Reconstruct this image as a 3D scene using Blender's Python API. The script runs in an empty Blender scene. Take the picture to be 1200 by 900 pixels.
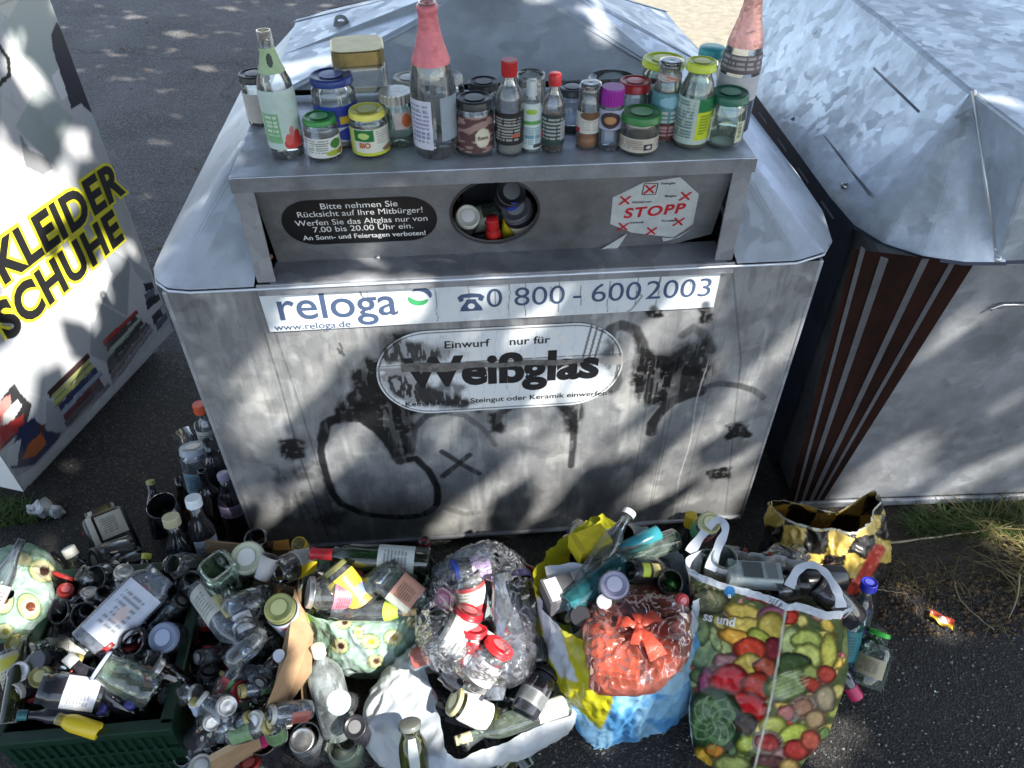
import bpy, bmesh, math, random
import numpy as np
from mathutils import Vector, Matrix, noise as mnoise
random.seed(7); RNG = np.random.default_rng(7)
sc = bpy.context.scene
R = math.radians
# ------------------------------------------------------------------ camera
F = 901.0; TH = R(42); CH = 1.95
cam_d = bpy.data.cameras.new("camera"); cam = bpy.data.objects.new("camera", cam_d); sc.collection.objects.link(cam)
cam_d.sensor_width = 36; cam_d.lens = 36*F/1200; cam_d.clip_start = .05; cam_d.clip_end = 2000
cam.location = (0, 0, CH); cam.rotation_euler = (R(90)-TH, 0, 0); sc.camera = cam
# ------------------------------------------------------------------ world, sun, exposure
SUN = Vector((0.60, -0.42, 0.68)).normalized()
w = bpy.data.worlds.new("World"); sc.world = w; w.use_nodes = True
nt = w.node_tree; sky = nt.nodes.new('ShaderNodeTexSky'); sky.sky_type = 'NISHITA'; sky.sun_disc = False
sky.sun_elevation = math.asin(SUN.z); sky.sun_rotation = math.atan2(SUN.x, SUN.y)
sky.air_density = 1.0; sky.dust_density = 0.6; sky.ozone_density = 1.2
hs = nt.nodes.new('ShaderNodeHueSaturation'); hs.inputs['Saturation'].default_value = .72; nt.links.new(sky.outputs[0], hs.inputs['Color']); nt.links.new(hs.outputs[0], nt.nodes['Background'].inputs[0]); nt.nodes['Background'].inputs[1].default_value = 0.125
sd = bpy.data.lights.new("sun", 'SUN'); sd.energy = 4.6; sd.angle = R(0.53); sd.color = (1, .95, .86)
so = bpy.data.objects.new("sun", sd); sc.collection.objects.link(so); so.rotation_euler = SUN.to_track_quat('Z', 'Y').to_euler()
so.location = (3, -3, 8)
sc.view_settings.view_transform = 'Standard'; sc.view_settings.look = 'None'; sc.view_settings.gamma = 1
sc.view_settings.exposure = 1.62
sc.render.engine = 'CYCLES'
sc.cycles.max_bounces = 10; sc.cycles.transparent_max_bounces = 24; sc.cycles.transmission_bounces = 6
sc.cycles.glossy_bounces = 3; sc.cycles.diffuse_bounces = 3
sc.cycles.caustics_reflective = False; sc.cycles.caustics_refractive = False
sc.cycles.sample_clamp_indirect = 4
# ------------------------------------------------------------------ geometry of the view (measured once, to place things in metres)
fwv = Vector((0, math.cos(TH), -math.sin(TH))); upv = Vector((0, math.sin(TH), math.cos(TH))); CAM = Vector((0, 0, CH))
def ray(u, v): return Vector((1, 0, 0))*((u-600)/F) + fwv + upv*((450-v)/F)
def G(u, v, z=0.0): d = ray(u, v); return CAM + d*((z-CH)/d.z)
def onpl(u, v, p, n): d = ray(u, v); return CAM + d*((p-CAM).dot(n)/d.dot(n))
def depth(p): return (Vector(p)-CAM).dot(fwv)
# ------------------------------------------------------------------ object helpers
def tag(o, label=None, cat=None, group=None, kind=None):
    if label: o['label'] = label
    if cat: o['category'] = cat
    if group: o['group'] = group
    if kind: o['kind'] = kind
    return o
def empty(name, M, label, cat, group=None):
    o = bpy.data.objects.new(name, None); sc.collection.objects.link(o); o.empty_display_size = .05
    if isinstance(M, Matrix): o.matrix_world = M
    else: o.location = M
    return tag(o, label, cat, group)
def link(name, me, mat=None, parent=None, smooth=None):
    o = bpy.data.objects.new(name, me); sc.collection.objects.link(o)
    if mat and not me.materials: me.materials.append(mat)
    if smooth is not None and len(me.polygons): me.polygons.foreach_set('use_smooth', [smooth]*len(me.polygons))
    if parent: o.parent = parent
    return o
def pymesh(name, V, Fc):
    me = bpy.data.meshes.new(name); me.from_pydata([tuple(v) for v in V], [], Fc); me.update(); return me
def part(name, V, Fc, mat, parent=None, smooth=False): return link(name, pymesh(name, V, Fc), mat, parent, smooth)
class MB:
    def __init__(s): s.V = []; s.F = []
    def add(s, V, Fc): b = len(s.V); s.V += [Vector(v) for v in V]; s.F += [tuple(i+b for i in f) for f in Fc]; return s
    def box(s, x0, x1, y0, y1, z0, z1, M=None):
        V = [Vector((x, y, z)) for z in (z0, z1) for x, y in ((x0, y0), (x1, y0), (x1, y1), (x0, y1))]
        if M: V = [M @ v for v in V]
        return s.add(V, [(3, 2, 1, 0), (4, 5, 6, 7), (0, 1, 5, 4), (1, 2, 6, 5), (2, 3, 7, 6), (3, 0, 4, 7)])
    def lathe(s, prof, n=32, M=None, cap0=False, cap1=False):
        V = []; Fc = []
        for r, z in prof:
            for k in range(n):
                a = 2*math.pi*k/n; V.append(Vector((r*math.cos(a), r*math.sin(a), z)))
        for i in range(len(prof)-1):
            for k in range(n):
                k2 = (k+1) % n; Fc.append((i*n+k, i*n+k2, (i+1)*n+k2, (i+1)*n+k))
        if cap0: Fc.append(tuple(range(n-1, -1, -1)))
        if cap1: Fc.append(tuple((len(prof)-1)*n+k for k in range(n)))
        if M: V = [M @ v for v in V]
        return s.add(V, Fc)
    def tube(s, pts, r, n=8, closed=False):
        P = [Vector(p) for p in pts]; m = len(P); V = []; Fc = []; ref = Vector((.13, .27, .95))
        for i, p in enumerate(P):
            t = (P[(i+1) % m]-P[i-1]) if closed else (P[min(i+1, m-1)]-P[max(i-1, 0)]); t.normalize()
            a = t.cross(ref);
            if a.length < .05: a = t.cross(Vector((1, 0, 0)))
            a.normalize(); b = t.cross(a); rr = r[i] if isinstance(r, (list, tuple)) else r
            for k in range(n): an = 2*math.pi*k/n; V.append(p+a*(rr*math.cos(an))+b*(rr*math.sin(an)))
        for i in range(m if closed else m-1):
            j = (i+1) % m
            for k in range(n): k2 = (k+1) % n; Fc.append((i*n+k, i*n+k2, j*n+k2, j*n+k))
        if not closed: Fc.append(tuple(range(n-1, -1, -1))); Fc.append(tuple((m-1)*n+k for k in range(n)))
        return s.add(V, Fc)
    def ball(s, c, r, n=10):
        prof = [(max(1e-5, r*math.sin(math.pi*i/n)), -r*math.cos(math.pi*i/n)) for i in range(n+1)]
        return s.lathe(prof, 2*n, Matrix.Translation(c))
    def build(s, name, mat, parent=None, smooth=False, bevel=0):
        o = part(name, s.V, s.F, mat, parent, smooth)
        if bevel:
            m = o.modifiers.new('bevel', 'BEVEL'); m.width = bevel; m.segments = 2; m.limit_method = 'ANGLE'; m.angle_limit = R(35)
        return o
def grid(name, nu, nv, fn, mat, parent=None, smooth=True, cols=None, closed=False, attr='Col'):
    """fn(U,V)->(N,3) numpy on an nu x nv lattice; cols(U,V,P)->(N,4)"""
    U, Vv = np.meshgrid(np.linspace(0, 1, nu+1 if closed else nu)[:nu], np.linspace(0, 1, nv)); U = U.ravel(); Vv = Vv.ravel()
    P = fn(U, Vv); me = bpy.data.meshes.new(name); me.vertices.add(len(P)); me.vertices.foreach_set('co', P.astype(np.float32).ravel())
    i, j = np.meshgrid(np.arange(nu if closed else nu-1), np.arange(nv-1)); i = i.ravel(); j = j.ravel(); i2 = (i+1) % nu
    q = np.stack([j*nu+i, j*nu+i2, (j+1)*nu+i2, (j+1)*nu+i], 1).ravel().astype(np.int32); n = len(i)
    me.loops.add(4*n); me.loops.foreach_set('vertex_index', q); me.polygons.add(n)
    me.polygons.foreach_set('loop_start', np.arange(0, 4*n, 4, dtype=np.int32)); me.polygons.foreach_set('use_smooth', np.full(n, smooth))
    me.update(calc_edges=True)
    if cols is not None:
        c = cols(U, Vv, P); a = me.color_attributes.new(attr, 'FLOAT_COLOR', 'POINT'); a.data.foreach_set('color', c.astype(np.float32).ravel())
    return link(name, me, mat, parent)
# ------------------------------------------------------------------ numpy painting
def vn(x, y, s, seed=0):
    x = x/s+seed*17.3; y = y/s+seed*5.7; xi = np.floor(x).astype(np.int64); yi = np.floor(y).astype(np.int64); fx = x-xi; fy = y-yi
    fx = fx*fx*(3-2*fx); fy = fy*fy*(3-2*fy)
    def h(a, b):
        v = (a*374761393+b*668265263+seed*974711) & 0x7fffffff; v = ((v ^ (v >> 13))*1274126177) & 0x7fffffff; return ((v ^ (v >> 16)) & 0xffff)/65535.
    return (h(xi, yi)*(1-fx)+h(xi+1, yi)*fx)*(1-fy)+(h(xi, yi+1)*(1-fx)+h(xi+1, yi+1)*fx)*fy
def fbm(x, y, s, seed=0, o=4): return sum(vn(x, y, s/2**k, seed+k)/2**k for k in range(o))/sum(1/2**k for k in range(o))
def sdist(x, y, pl):
    d = np.full(x.shape, 1e9)
    for (ax, ay), (bx, by) in zip(pl[:-1], pl[1:]):
        L = (bx-ax)**2+(by-ay)**2+1e-12; t = np.clip(((x-ax)*(bx-ax)+(y-ay)*(by-ay))/L, 0, 1)
        d = np.minimum(d, np.hypot(x-ax-t*(bx-ax), y-ay-t*(by-ay)))
    return d
def inpoly(x, y, pl):
    c = np.zeros(x.shape, bool)
    for (ax, ay), (bx, by) in zip(pl, pl[1:]+pl[:1]):
        if ay == by: continue
        c ^= ((ay > y) != (by > y)) & (x < (bx-ax)*(y-ay)/(by-ay)+ax)
    return c
def sst(a, b, x): t = np.clip((x-a)/(b-a), 0, 1); return t*t*(3-2*t)
def lay(col, m, c): m = np.clip(m, 0, 1)[:, None]; col[:] = col*(1-m)+np.array(c)[None, :col.shape[1]]*m
def ell(x, y, cx, cy, rx, ry, a=0): ca, sa = math.cos(R(a)), math.sin(R(a)); X = (x-cx)*ca+(y-cy)*sa; Y = -(x-cx)*sa+(y-cy)*ca; return np.hypot(X/rx, Y/ry)
# ------------------------------------------------------------------ materials
def mat(name, rgb=(.5, .5, .5), rough=.5, metal=0, spec=.5, attr=False, bump=0, bscale=60, var=0, vscale=8, alpha=1, trans=0, coat=0, detail=6, vary2=None):
    m = bpy.data.materials.new(name); m.use_nodes = True; n = m.node_tree.nodes; l = m.node_tree.links; b = n['Principled BSDF']
    b.inputs['Roughness'].default_value = rough; b.inputs['Metallic'].default_value = metal; b.inputs['Base Color'].default_value = (*rgb, 1)
    b.inputs['Specular IOR Level'].default_value = spec; b.inputs['Coat Weight'].default_value = coat; b.inputs['Alpha'].default_value = alpha
    tc = n.new('ShaderNodeTexCoord'); src = None
    if attr:
        a = n.new('ShaderNodeAttribute'); a.attribute_name = 'Col'; src = a.outputs['Color']; l.new(src, b.inputs['Base Color'])
    if var:
        nz = n.new('ShaderNodeTexNoise'); nz.inputs['Scale'].default_value = vscale; nz.inputs['Detail'].default_value = detail; nz.inputs['Roughness'].default_value = .65
        l.new(tc.outputs['Object'], nz.inputs['Vector'])
        mr = n.new('ShaderNodeMapRange'); mr.inputs[1].default_value = .3; mr.inputs[2].default_value = .7; mr.inputs[3].default_value = 1-var; mr.inputs[4].default_value = 1+var
        l.new(nz.outputs[0], mr.inputs[0]); mx = n.new('ShaderNodeVectorMath'); mx.operation = 'SCALE'
        if src: l.new(src, mx.inputs[0])
        else: mx.inputs[0].default_value = rgb
        l.new(mr.outputs[0], mx.inputs['Scale']); l.new(mx.outputs[0], b.inputs['Base Color'])
    if bump:
        nb = n.new('ShaderNodeTexNoise'); nb.inputs['Scale'].default_value = bscale; nb.inputs['Detail'].default_value = 4; l.new(tc.outputs['Object'], nb.inputs['Vector'])
        bp = n.new('ShaderNodeBump'); bp.inputs['Strength'].default_value = bump; bp.inputs['Distance'].default_value = .01
        l.new(nb.outputs[0], bp.inputs['Height']); l.new(bp.outputs[0], b.inputs['Normal'])
    if trans:
        t = n.new('ShaderNodeBsdfTranslucent'); t.inputs[0].default_value = (*rgb, 1)
        if src: l.new(src, t.inputs[0])
        ms = n.new('ShaderNodeMixShader'); ms.inputs[0].default_value = trans; l.new(b.outputs[0], ms.inputs[1]); l.new(t.outputs[0], ms.inputs[2]); l.new(ms.outputs[0], n['Material Output'].inputs[0])
    return m
_mc = {}
def cm(rgb, rough=.45, metal=0, **k):
    key = (tuple(round(c, 3) for c in rgb), rough, metal, tuple(sorted(k.items())))
    if key not in _mc: _mc[key] = mat('paint_%d' % len(_mc), rgb, rough, metal, **k)
    return _mc[key]
def glassmat(name, tint, edge=1.0, rough=.02, dirt=0.0, dcol=(.6, .6, .6), bump=.0, bsc=40, film=0, gm=1.7):
    """thin walled glass: light goes straight through, tinted more where the wall is seen edge-on, with a Fresnel mirror on top"""
    m = bpy.data.materials.new(name); m.use_nodes = True; n = m.node_tree.nodes; l = m.node_tree.links; n.remove(n['Principled BSDF'])
    lw = n.new('ShaderNodeLayerWeight'); lw.inputs[0].default_value = .5
    pw = n.new('ShaderNodeMath'); pw.operation = 'POWER'; pw.inputs[1].default_value = 2.2; l.new(lw.outputs['Facing'], pw.inputs[0])
    mc = n.new('ShaderNodeMix'); mc.data_type = 'RGBA'; mc.inputs['A'].default_value = (*tint, 1); mc.inputs['B'].default_value = (*[c**(1+2.2*edge)*(1-.55*edge) for c in tint], 1); l.new(pw.outputs[0], mc.inputs[0])
    tr = n.new('ShaderNodeBsdfTransparent'); l.new(mc.outputs['Result'], tr.inputs[0])
    gl = n.new('ShaderNodeBsdfGlossy'); gl.inputs['Roughness'].default_value = rough; gl.inputs[0].default_value = (.6, .6, .62, 1) if film else (1, 1, 1, 1)
    fr = n.new('ShaderNodeFresnel'); fr.inputs[0].default_value = 1.5
    fm = n.new('ShaderNodeMath'); fm.operation = 'MULTIPLY'; fm.inputs[1].default_value = gm; fm.use_clamp = True; l.new(fr.outputs[0], fm.inputs[0])
    mx = n.new('ShaderNodeMixShader'); l.new(fm.outputs[0], mx.inputs[0]); l.new(tr.outputs[0], mx.inputs[1]); l.new(gl.outputs[0], mx.inputs[2]); out = mx.outputs[0]
    tc = n.new('ShaderNodeTexCoord'); nz = n.new('ShaderNodeTexNoise'); nz.inputs['Scale'].default_value = bsc; nz.inputs['Detail'].default_value = 5; l.new(tc.outputs['Object'], nz.inputs['Vector'])
    if bump:
        bp = n.new('ShaderNodeBump'); bp.inputs['Strength'].default_value = bump; bp.inputs['Distance'].default_value = .008; l.new(nz.outputs[0], bp.inputs['Height'])
        l.new(bp.outputs[0], gl.inputs['Normal']); l.new(bp.outputs[0], fr.inputs['Normal'])
    if dirt:
        df = n.new('ShaderNodeBsdfDiffuse'); df.inputs[0].default_value = (*dcol, 1); mr = n.new('ShaderNodeMapRange'); mr.inputs[1].default_value = .35; mr.inputs[2].default_value = .75
        mr.inputs[3].default_value = dirt*.3; mr.inputs[4].default_value = dirt; l.new(nz.outputs[0], mr.inputs[0])
        if film:
            tl = n.new('ShaderNodeBsdfTranslucent'); tl.inputs[0].default_value = (*dcol, 1); ms = n.new('ShaderNodeMixShader'); ms.inputs[0].default_value = .45; l.new(df.outputs[0], ms.inputs[1]); l.new(tl.outputs[0], ms.inputs[2]); dsrc = ms.outputs[0]
        else: dsrc = df.outputs[0]
        m2 = n.new('ShaderNodeMixShader'); l.new(mr.outputs[0], m2.inputs[0]); l.new(out, m2.inputs[1]); l.new(dsrc, m2.inputs[2]); out = m2.outputs[0]
    l.new(out, n['Material Output'].inputs[0]); return m
GL = {'clear': glassmat('clear_glass', (.95, .97, .96), .55, dirt=.11, dcol=(.66, .70, .72)),
      'blue': glassmat('bluish_plastic', (.80, .87, .95), .55, dirt=.24, dcol=(.56, .62, .72)),
      'white': glassmat('milky_plastic', (.8, .84, .84), .8, rough=.12, dirt=.28, dcol=(.6, .66, .66)),
      'green': glassmat('green_glass', (.16, .36, .17), .7, dirt=.06, dcol=(.2, .3, .2)),
      'olive': glassmat('olive_glass', (.30, .34, .07), .7, dirt=.08, dcol=(.3, .3, .15)),
      'brown': glassmat('brown_glass', (.22, .10, .04), .7, dirt=.05, dcol=(.2, .15, .1)),
      'dark': glassmat('dark_glass', (.12, .11, .13), .7, dirt=.24, dcol=(.15, .15, .19)),
      'teal': glassmat('teal_glass', (.2, .55, .58), .7, dirt=.3, dcol=(.08, .35, .4)),
      'pale': glassmat('pale_green_glass', (.80, .91, .83), .6, dirt=.15, dcol=(.55, .65, .57)),
      'grey': glassmat('grey_glass', (.80, .83, .86), .6, dirt=.13, dcol=(.52, .55, .6))}
PRINT = mat('printed_paper', attr=True, rough=.42, var=.08, vscale=60)
def zinc(name, base=(.40, .42, .46), attr=False, rough=.42, metal=.55, spang=28, amp=.16, stain=.25):
    m = mat(name, base, rough, metal, attr=attr); n = m.node_tree.nodes; l = m.node_tree.links; b = n['Principled BSDF']; tc = n['Texture Coordinate']
    vo = n.new('ShaderNodeTexVoronoi'); vo.inputs['Scale'].default_value = spang; vo.inputs['Randomness'].default_value = 1
    nz0 = n.new('ShaderNodeTexNoise'); nz0.inputs['Scale'].default_value = 9; nz0.inputs['Detail'].default_value = 3; l.new(tc.outputs['Object'], nz0.inputs['Vector'])
    ad = n.new('ShaderNodeMix'); ad.data_type = 'VECTOR'; ad.inputs['Factor'].default_value = .09; l.new(tc.outputs['Object'], ad.inputs['A']); l.new(nz0.outputs['Color'], ad.inputs['B']); l.new(ad.outputs['Result'], vo.inputs['Vector'])
    sep = n.new('ShaderNodeSeparateColor'); l.new(vo.outputs['Color'], sep.inputs[0])
    m1 = n.new('ShaderNodeMapRange'); m1.inputs[3].default_value = 1-amp; m1.inputs[4].default_value = 1+amp; l.new(sep.outputs[0], m1.inputs[0])
    nz = n.new('ShaderNodeTexNoise'); nz.inputs['Scale'].default_value = 4.5; nz.inputs['Detail'].default_value = 9; nz.inputs['Roughness'].default_value = .7; l.new(tc.outputs['Object'], nz.inputs['Vector'])
    m2 = n.new('ShaderNodeMapRange'); m2.inputs[1].default_value = .33; m2.inputs[2].default_value = .68; m2.inputs[3].default_value = 1-stain; m2.inputs[4].default_value = 1+stain*.7; l.new(nz.outputs[0], m2.inputs[0])
    mm = n.new('ShaderNodeMath'); mm.operation = 'MULTIPLY'; l.new(m1.outputs[0], mm.inputs[0]); l.new(m2.outputs[0], mm.inputs[1])
    sx = n.new('ShaderNodeVectorMath'); sx.operation = 'SCALE'; sx.inputs[0].default_value = base
    if attr: l.new(n['Attribute'].outputs['Color'], sx.inputs[0])
    l.new(mm.outputs[0], sx.inputs['Scale']); l.new(sx.outputs[0], b.inputs['Base Color'])
    m3 = n.new('ShaderNodeMapRange'); m3.inputs[3].default_value = rough-.1; m3.inputs[4].default_value = rough+.18; l.new(sep.outputs[1], m3.inputs[0]); l.new(m3.outputs[0], b.inputs['Roughness'])
    bp = n.new('ShaderNodeBump'); bp.inputs['Strength'].default_value = .25; bp.inputs['Distance'].default_value = .012; l.new(nz.outputs[0], bp.inputs['Height']); l.new(bp.outputs[0], b.inputs['Normal'])
    if attr:
        ia = n.new('ShaderNodeMath'); ia.operation = 'MULTIPLY'; ia.inputs[1].default_value = metal; l.new(n['Attribute'].outputs['Alpha'], ia.inputs[0]); l.new(ia.outputs[0], b.inputs['Metallic'])
    return m
ZN = zinc('weathered_zinc'); ZR = zinc('roof_zinc', (.68, .74, .84), rough=.42, metal=.5, amp=.05, stain=.16)
ZB = zinc('spangled_zinc', (.56, .62, .70), rough=.4, metal=.5, spang=34, amp=.07, stain=.30); ZD = zinc('dull_zinc', (.30, .31, .34), rough=.5, metal=.4)
NAVY = mat('dark_navy_steel', (.07, .085, .13), .45, .3, var=.3, vscale=6)  # dark navy for the right container's side panel and eave flange
BLK = mat('black_print', (.012, .012, .014), .5); BOLT = mat('bolt_steel', (.55, .56, .58), .3, .9)
# ------------------------------------------------------------------ text
def text_vf(txt, size, bold=0., shear=0., align='CENTER', wide=1.0, space=1.0):
    cu = bpy.data.curves.new('t', 'FONT'); cu.body = txt; cu.size = size; cu.align_x = align; cu.align_y = 'CENTER'; cu.offset = bold*size; cu.shear = shear; cu.space_character = space; cu.resolution_u = 4
    o = bpy.data.objects.new('t', cu); sc.collection.objects.link(o); bpy.context.view_layer.update()
    me = bpy.data.meshes.new_from_object(o.evaluated_get(bpy.context.evaluated_depsgraph_get()))
    V = [(v.co.x*wide, v.co.y) for v in me.vertices]; Fc = [tuple(p.vertices) for p in me.polygons]
    bpy.data.objects.remove(o); bpy.data.curves.remove(cu); bpy.data.meshes.remove(me); return V, Fc
# ================================================================== GROUND
def ground_mat():
    m = mat('asphalt', (.05, .05, .052), .85); n = m.node_tree.nodes; l = m.node_tree.links; b = n['Principled BSDF']; tc = n['Texture Coordinate']
    vo = n.new('ShaderNodeTexVoronoi'); vo.inputs['Scale'].default_value = 190; l.new(tc.outputs['Object'], vo.inputs['Vector'])
    sp = n.new('ShaderNodeSeparateColor'); l.new(vo.outputs['Color'], sp.inputs[0])
    pw = n.new('ShaderNodeMath'); pw.operation = 'POWER'; pw.inputs[1].default_value = 5; l.new(sp.outputs[0], pw.inputs[0])
    nz = n.new('ShaderNodeTexNoise'); nz.inputs['Scale'].default_value = 1.7; nz.inputs['Detail'].default_value = 8; nz.inputs['Roughness'].default_value = .62; l.new(tc.outputs['Object'], nz.inputs['Vector'])
    r1 = n.new('ShaderNodeValToRGB'); r1.color_ramp.elements[0].position = .3; r1.color_ramp.elements[0].color = (.030, .029, .030, 1); r1.color_ramp.elements[1].position = .75; r1.color_ramp.elements[1].color = (.085, .080, .080, 1); l.new(nz.outputs[0], r1.inputs[0])
    mx = n.new('ShaderNodeMix'); mx.data_type = 'RGBA'; l.new(r1.outputs[0], mx.inputs['A']); mx.inputs['B'].default_value = (.28, .26, .24, 1)
    ml = n.new('ShaderNodeMath'); ml.operation = 'MULTIPLY'; ml.inputs[1].default_value = .6; l.new(pw.outputs[0], ml.inputs[0]); l.new(ml.outputs[0], mx.inputs['Factor'])
    gy = n.new('ShaderNodeSeparateXYZ'); l.new(tc.outputs['Object'], gy.inputs[0]); gm = n.new('ShaderNodeMapRange'); gm.inputs[1].default_value = 1.5; gm.inputs[2].default_value = 3.2; gm.inputs[3].default_value = .42; gm.inputs[4].default_value = 1.25; l.new(gy.outputs[1], gm.inputs[0])  # foreground shade put into the colour: darker near, lighter farther off
    gs = n.new('ShaderNodeVectorMath'); gs.operation = 'SCALE'; l.new(mx.outputs['Result'], gs.inputs[0]); vc = n.new('ShaderNodeTexVoronoi'); vc.feature = 'DISTANCE_TO_EDGE'; vc.inputs['Scale'].default_value = .55; wn = n.new('ShaderNodeTexNoise'); wn.inputs['Scale'].default_value = 3.5; wn.inputs['Detail'].default_value = 6; l.new(tc.outputs['Object'], wn.inputs['Vector'])
    wm = n.new('ShaderNodeMix'); wm.data_type = 'VECTOR'; wm.inputs['Factor'].default_value = .22; l.new(tc.outputs['Object'], wm.inputs['A']); l.new(wn.outputs['Color'], wm.inputs['B']); l.new(wm.outputs['Result'], vc.inputs['Vector'])
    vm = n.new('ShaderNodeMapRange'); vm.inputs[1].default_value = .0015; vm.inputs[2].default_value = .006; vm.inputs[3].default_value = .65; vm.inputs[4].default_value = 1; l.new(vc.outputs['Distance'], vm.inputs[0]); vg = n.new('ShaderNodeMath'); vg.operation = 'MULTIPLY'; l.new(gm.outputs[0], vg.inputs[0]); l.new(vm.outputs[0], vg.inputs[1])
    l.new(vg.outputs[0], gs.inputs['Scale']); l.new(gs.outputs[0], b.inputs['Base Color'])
    bp = n.new('ShaderNodeBump'); bp.inputs['Strength'].default_value = .7; bp.inputs['Distance'].default_value = .004; l.new(vo.outputs['Distance'], bp.inputs['Height']); l.new(bp.outputs[0], b.inputs['Normal']); return m
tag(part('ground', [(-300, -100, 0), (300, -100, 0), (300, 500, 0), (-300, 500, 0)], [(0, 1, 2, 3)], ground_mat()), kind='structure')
pv = mat('sandy_paving', (.24, .215, .165), .9, var=.25, vscale=14, bump=.4, bscale=120)
tag(part('pavement', [(.55, 4.6, .004), (40, 3.9, .004), (40, 60, .004), (.3, 60, .004)], [(0, 1, 2, 3)], pv), kind='structure')
def soil(u, v):
    x = .95+u*2.6; y0 = 1.18-.28*u+.05*np.sin(u*17)+.04*np.sin(u*41); y = y0+v*(2.6-y0); z = .022*sst(0, .25, v)+.012*(fbm(x, y, .06, 3)-.5)*sst(0, .2, v)-.006
    return np.stack([x, y, z], 1)
tag(grid('soil', 180, 110, soil, mat('dark_soil', (.045, .036, .027), .95, var=.5, vscale=30, bump=.8, bscale=90)), kind='structure')
# ================================================================== GLASS CONTAINER
PHI = R(4.9); O = G(582, 632, 0); EX = Vector((math.cos(PHI), math.sin(PHI), 0)); EY = Vector((-math.sin(PHI), math.cos(PHI), 0))
MBIN = Matrix.Translation(O) @ Matrix.Rotation(PHI, 4, 'Z')
def W(x, y, z): return MBIN @ Vector((x, y, z))
def ff(u, v, y=0): p = MBIN.inverted() @ onpl(u, v, W(0, y, 0), EY); return (p.x, p.z)
def FP(pts): return [ff(*p) for p in pts]
BIN = empty('glass_container', MBIN, 'large grey zinc bottle bank with reloga sticker, black graffiti and round slot', 'glass container')
X0, X1, ZE = -.712, .762, .972
def front_cols(U, V, P):
    x = P[:, 0]; z = P[:, 2]; N = len(x); c = np.zeros((N, 4)); base = .31*(1+.35*(fbm(x*3, z, .25, 5)-.5))
    c[:, 0] = base*.98; c[:, 1] = base; c[:, 2] = base*1.03; c[:, 3] = 1
    st = fbm(x, z*.12, .012, 11, 3)                                     # vertical run-off streaks
    lay(c, (st > .60)*.35*sst(.25, .9, z), (.12, .12, .13, .6)); lay(c, sst(.62, .8, fbm(x, z*.15, .03, 21))*.5, (.5, .51, .52, .8))
    lay(c, sst(.55, .75, fbm(x, z, .1, 31))*.35, (.62, .62, .58, .3)); lay(c, sst(.08, .0, z)*.5, (.10, .09, .08, .1)); lay(c, sst(.5, .72, fbm(x, z*.5, .05, 77))*.45, (.13, .135, .15, .8)); lay(c, sst(.60, .72, fbm(x*2.5, z*.25, .02, 87, 4))*.3, (.16, .165, .18, .6))
    n1 = fbm(x, z, .03, 41); n2 = fbm(x*.8, z*.15, .012, 43, 3); K = (.012, .012, .014, 0)
    def stroke(px, w, soft=.006, a=1., rough=.55):
        pl = FP(px); d = sdist(x, z, pl)+(n1-.5)*w*.5; w = w*1.25; lay(c, sst(w+soft, w-soft*.3, d)*(a*(1-rough*.4*(n2 > .62))), K)
    def blob(px, a=.95, soft=.018, st=.5):
        pl = FP(px); pl.append(pl[0]); ins = inpoly(x, z, pl[:-1]); d = sdist(x, z, pl)*np.where(ins, -1, 1)+(n1-.5)*.03; lay(c, sst(soft*1.2, -soft*.5, d)*1.3*a*(1-st*.7*sst(.58, .66, n2))*(1-.35*sst(.6, .75, fbm(x, z, .012, 63, 3))), (.006, .006, .007, 0))
    stroke([(378, 515), (381, 497), (390, 491), (402, 488), (424, 490), (443, 503), (459, 522), (468, 540)], .010)
    stroke([(468, 540), (487, 536), (502, 550), (512, 568), (513, 580), (512, 590), (505, 598), (493, 604), (468, 606), (440, 604), (424, 601), (400, 590), (390, 578), (384, 562), (378, 540), (376, 528), (378, 515)], .0075, .004)
    blob([(430, 418), (418, 440), (416, 455), (405, 468), (397, 480), (393, 492), (425, 490), (446, 508), (462, 535), (478, 536), (479, 508), (482, 485), (500, 475), (530, 470), (560, 478), (520, 462), (480, 455), (455, 430)], .97)
    blob([(450, 392), (490, 395), (520, 400), (525, 425), (470, 430), (450, 425)], .8); blob([(455, 432), (475, 436), (520, 466), (560, 474), (500, 476), (470, 462)], .95, .01)
    blob([(328, 516), (345, 512), (357, 516), (356, 534), (342, 539), (331, 534)], .85, .012); blob([(322, 550), (362, 547), (360, 560), (326, 564)], .6, .02)
    blob([(326, 578), (375, 575), (376, 606), (330, 610)], .55, .03); blob([(375, 598), (405, 600), (404, 616), (372, 612)], .6, .02); blob([(364, 540), (376, 540), (400, 590), (388, 600), (372, 570)], .5, .015)
    stroke([(518, 528), (538, 541), (561, 554)], .006, .004, .9); stroke([(550, 532), (538, 542), (519, 557)], .006, .004, .9)
    stroke([(582, 500), (584, 484), (600, 475), (630, 470), (655, 472), (670, 485), (672, 500)], .008, .006, .85); stroke([(520, 482), (545, 486), (570, 505), (580, 520)], .005, .006, .6); stroke([(520, 482), (500, 486), (486, 500), (482, 530)], .006, .005, .8); blob([(574, 485), (592, 480), (588, 506), (576, 504)], .75, .012); blob([(740, 384), (752, 394), (756, 440), (748, 470), (742, 440), (744, 405)], .85, .014); stroke([(800, 392), (812, 384), (826, 392), (834, 410)], .008, .008, .7); stroke([(672, 488), (672, 512), (669, 545)], .007, .004, .9); blob([(655, 478), (684, 474), (676, 505), (665, 505)], .7, .015)
    stroke([(712, 402), (716, 385), (728, 380), (744, 386), (753, 402), (754, 412)], .010, .006, .85); stroke([(718, 428), (722, 445), (718, 454)], .012, .01, .8)
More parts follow.
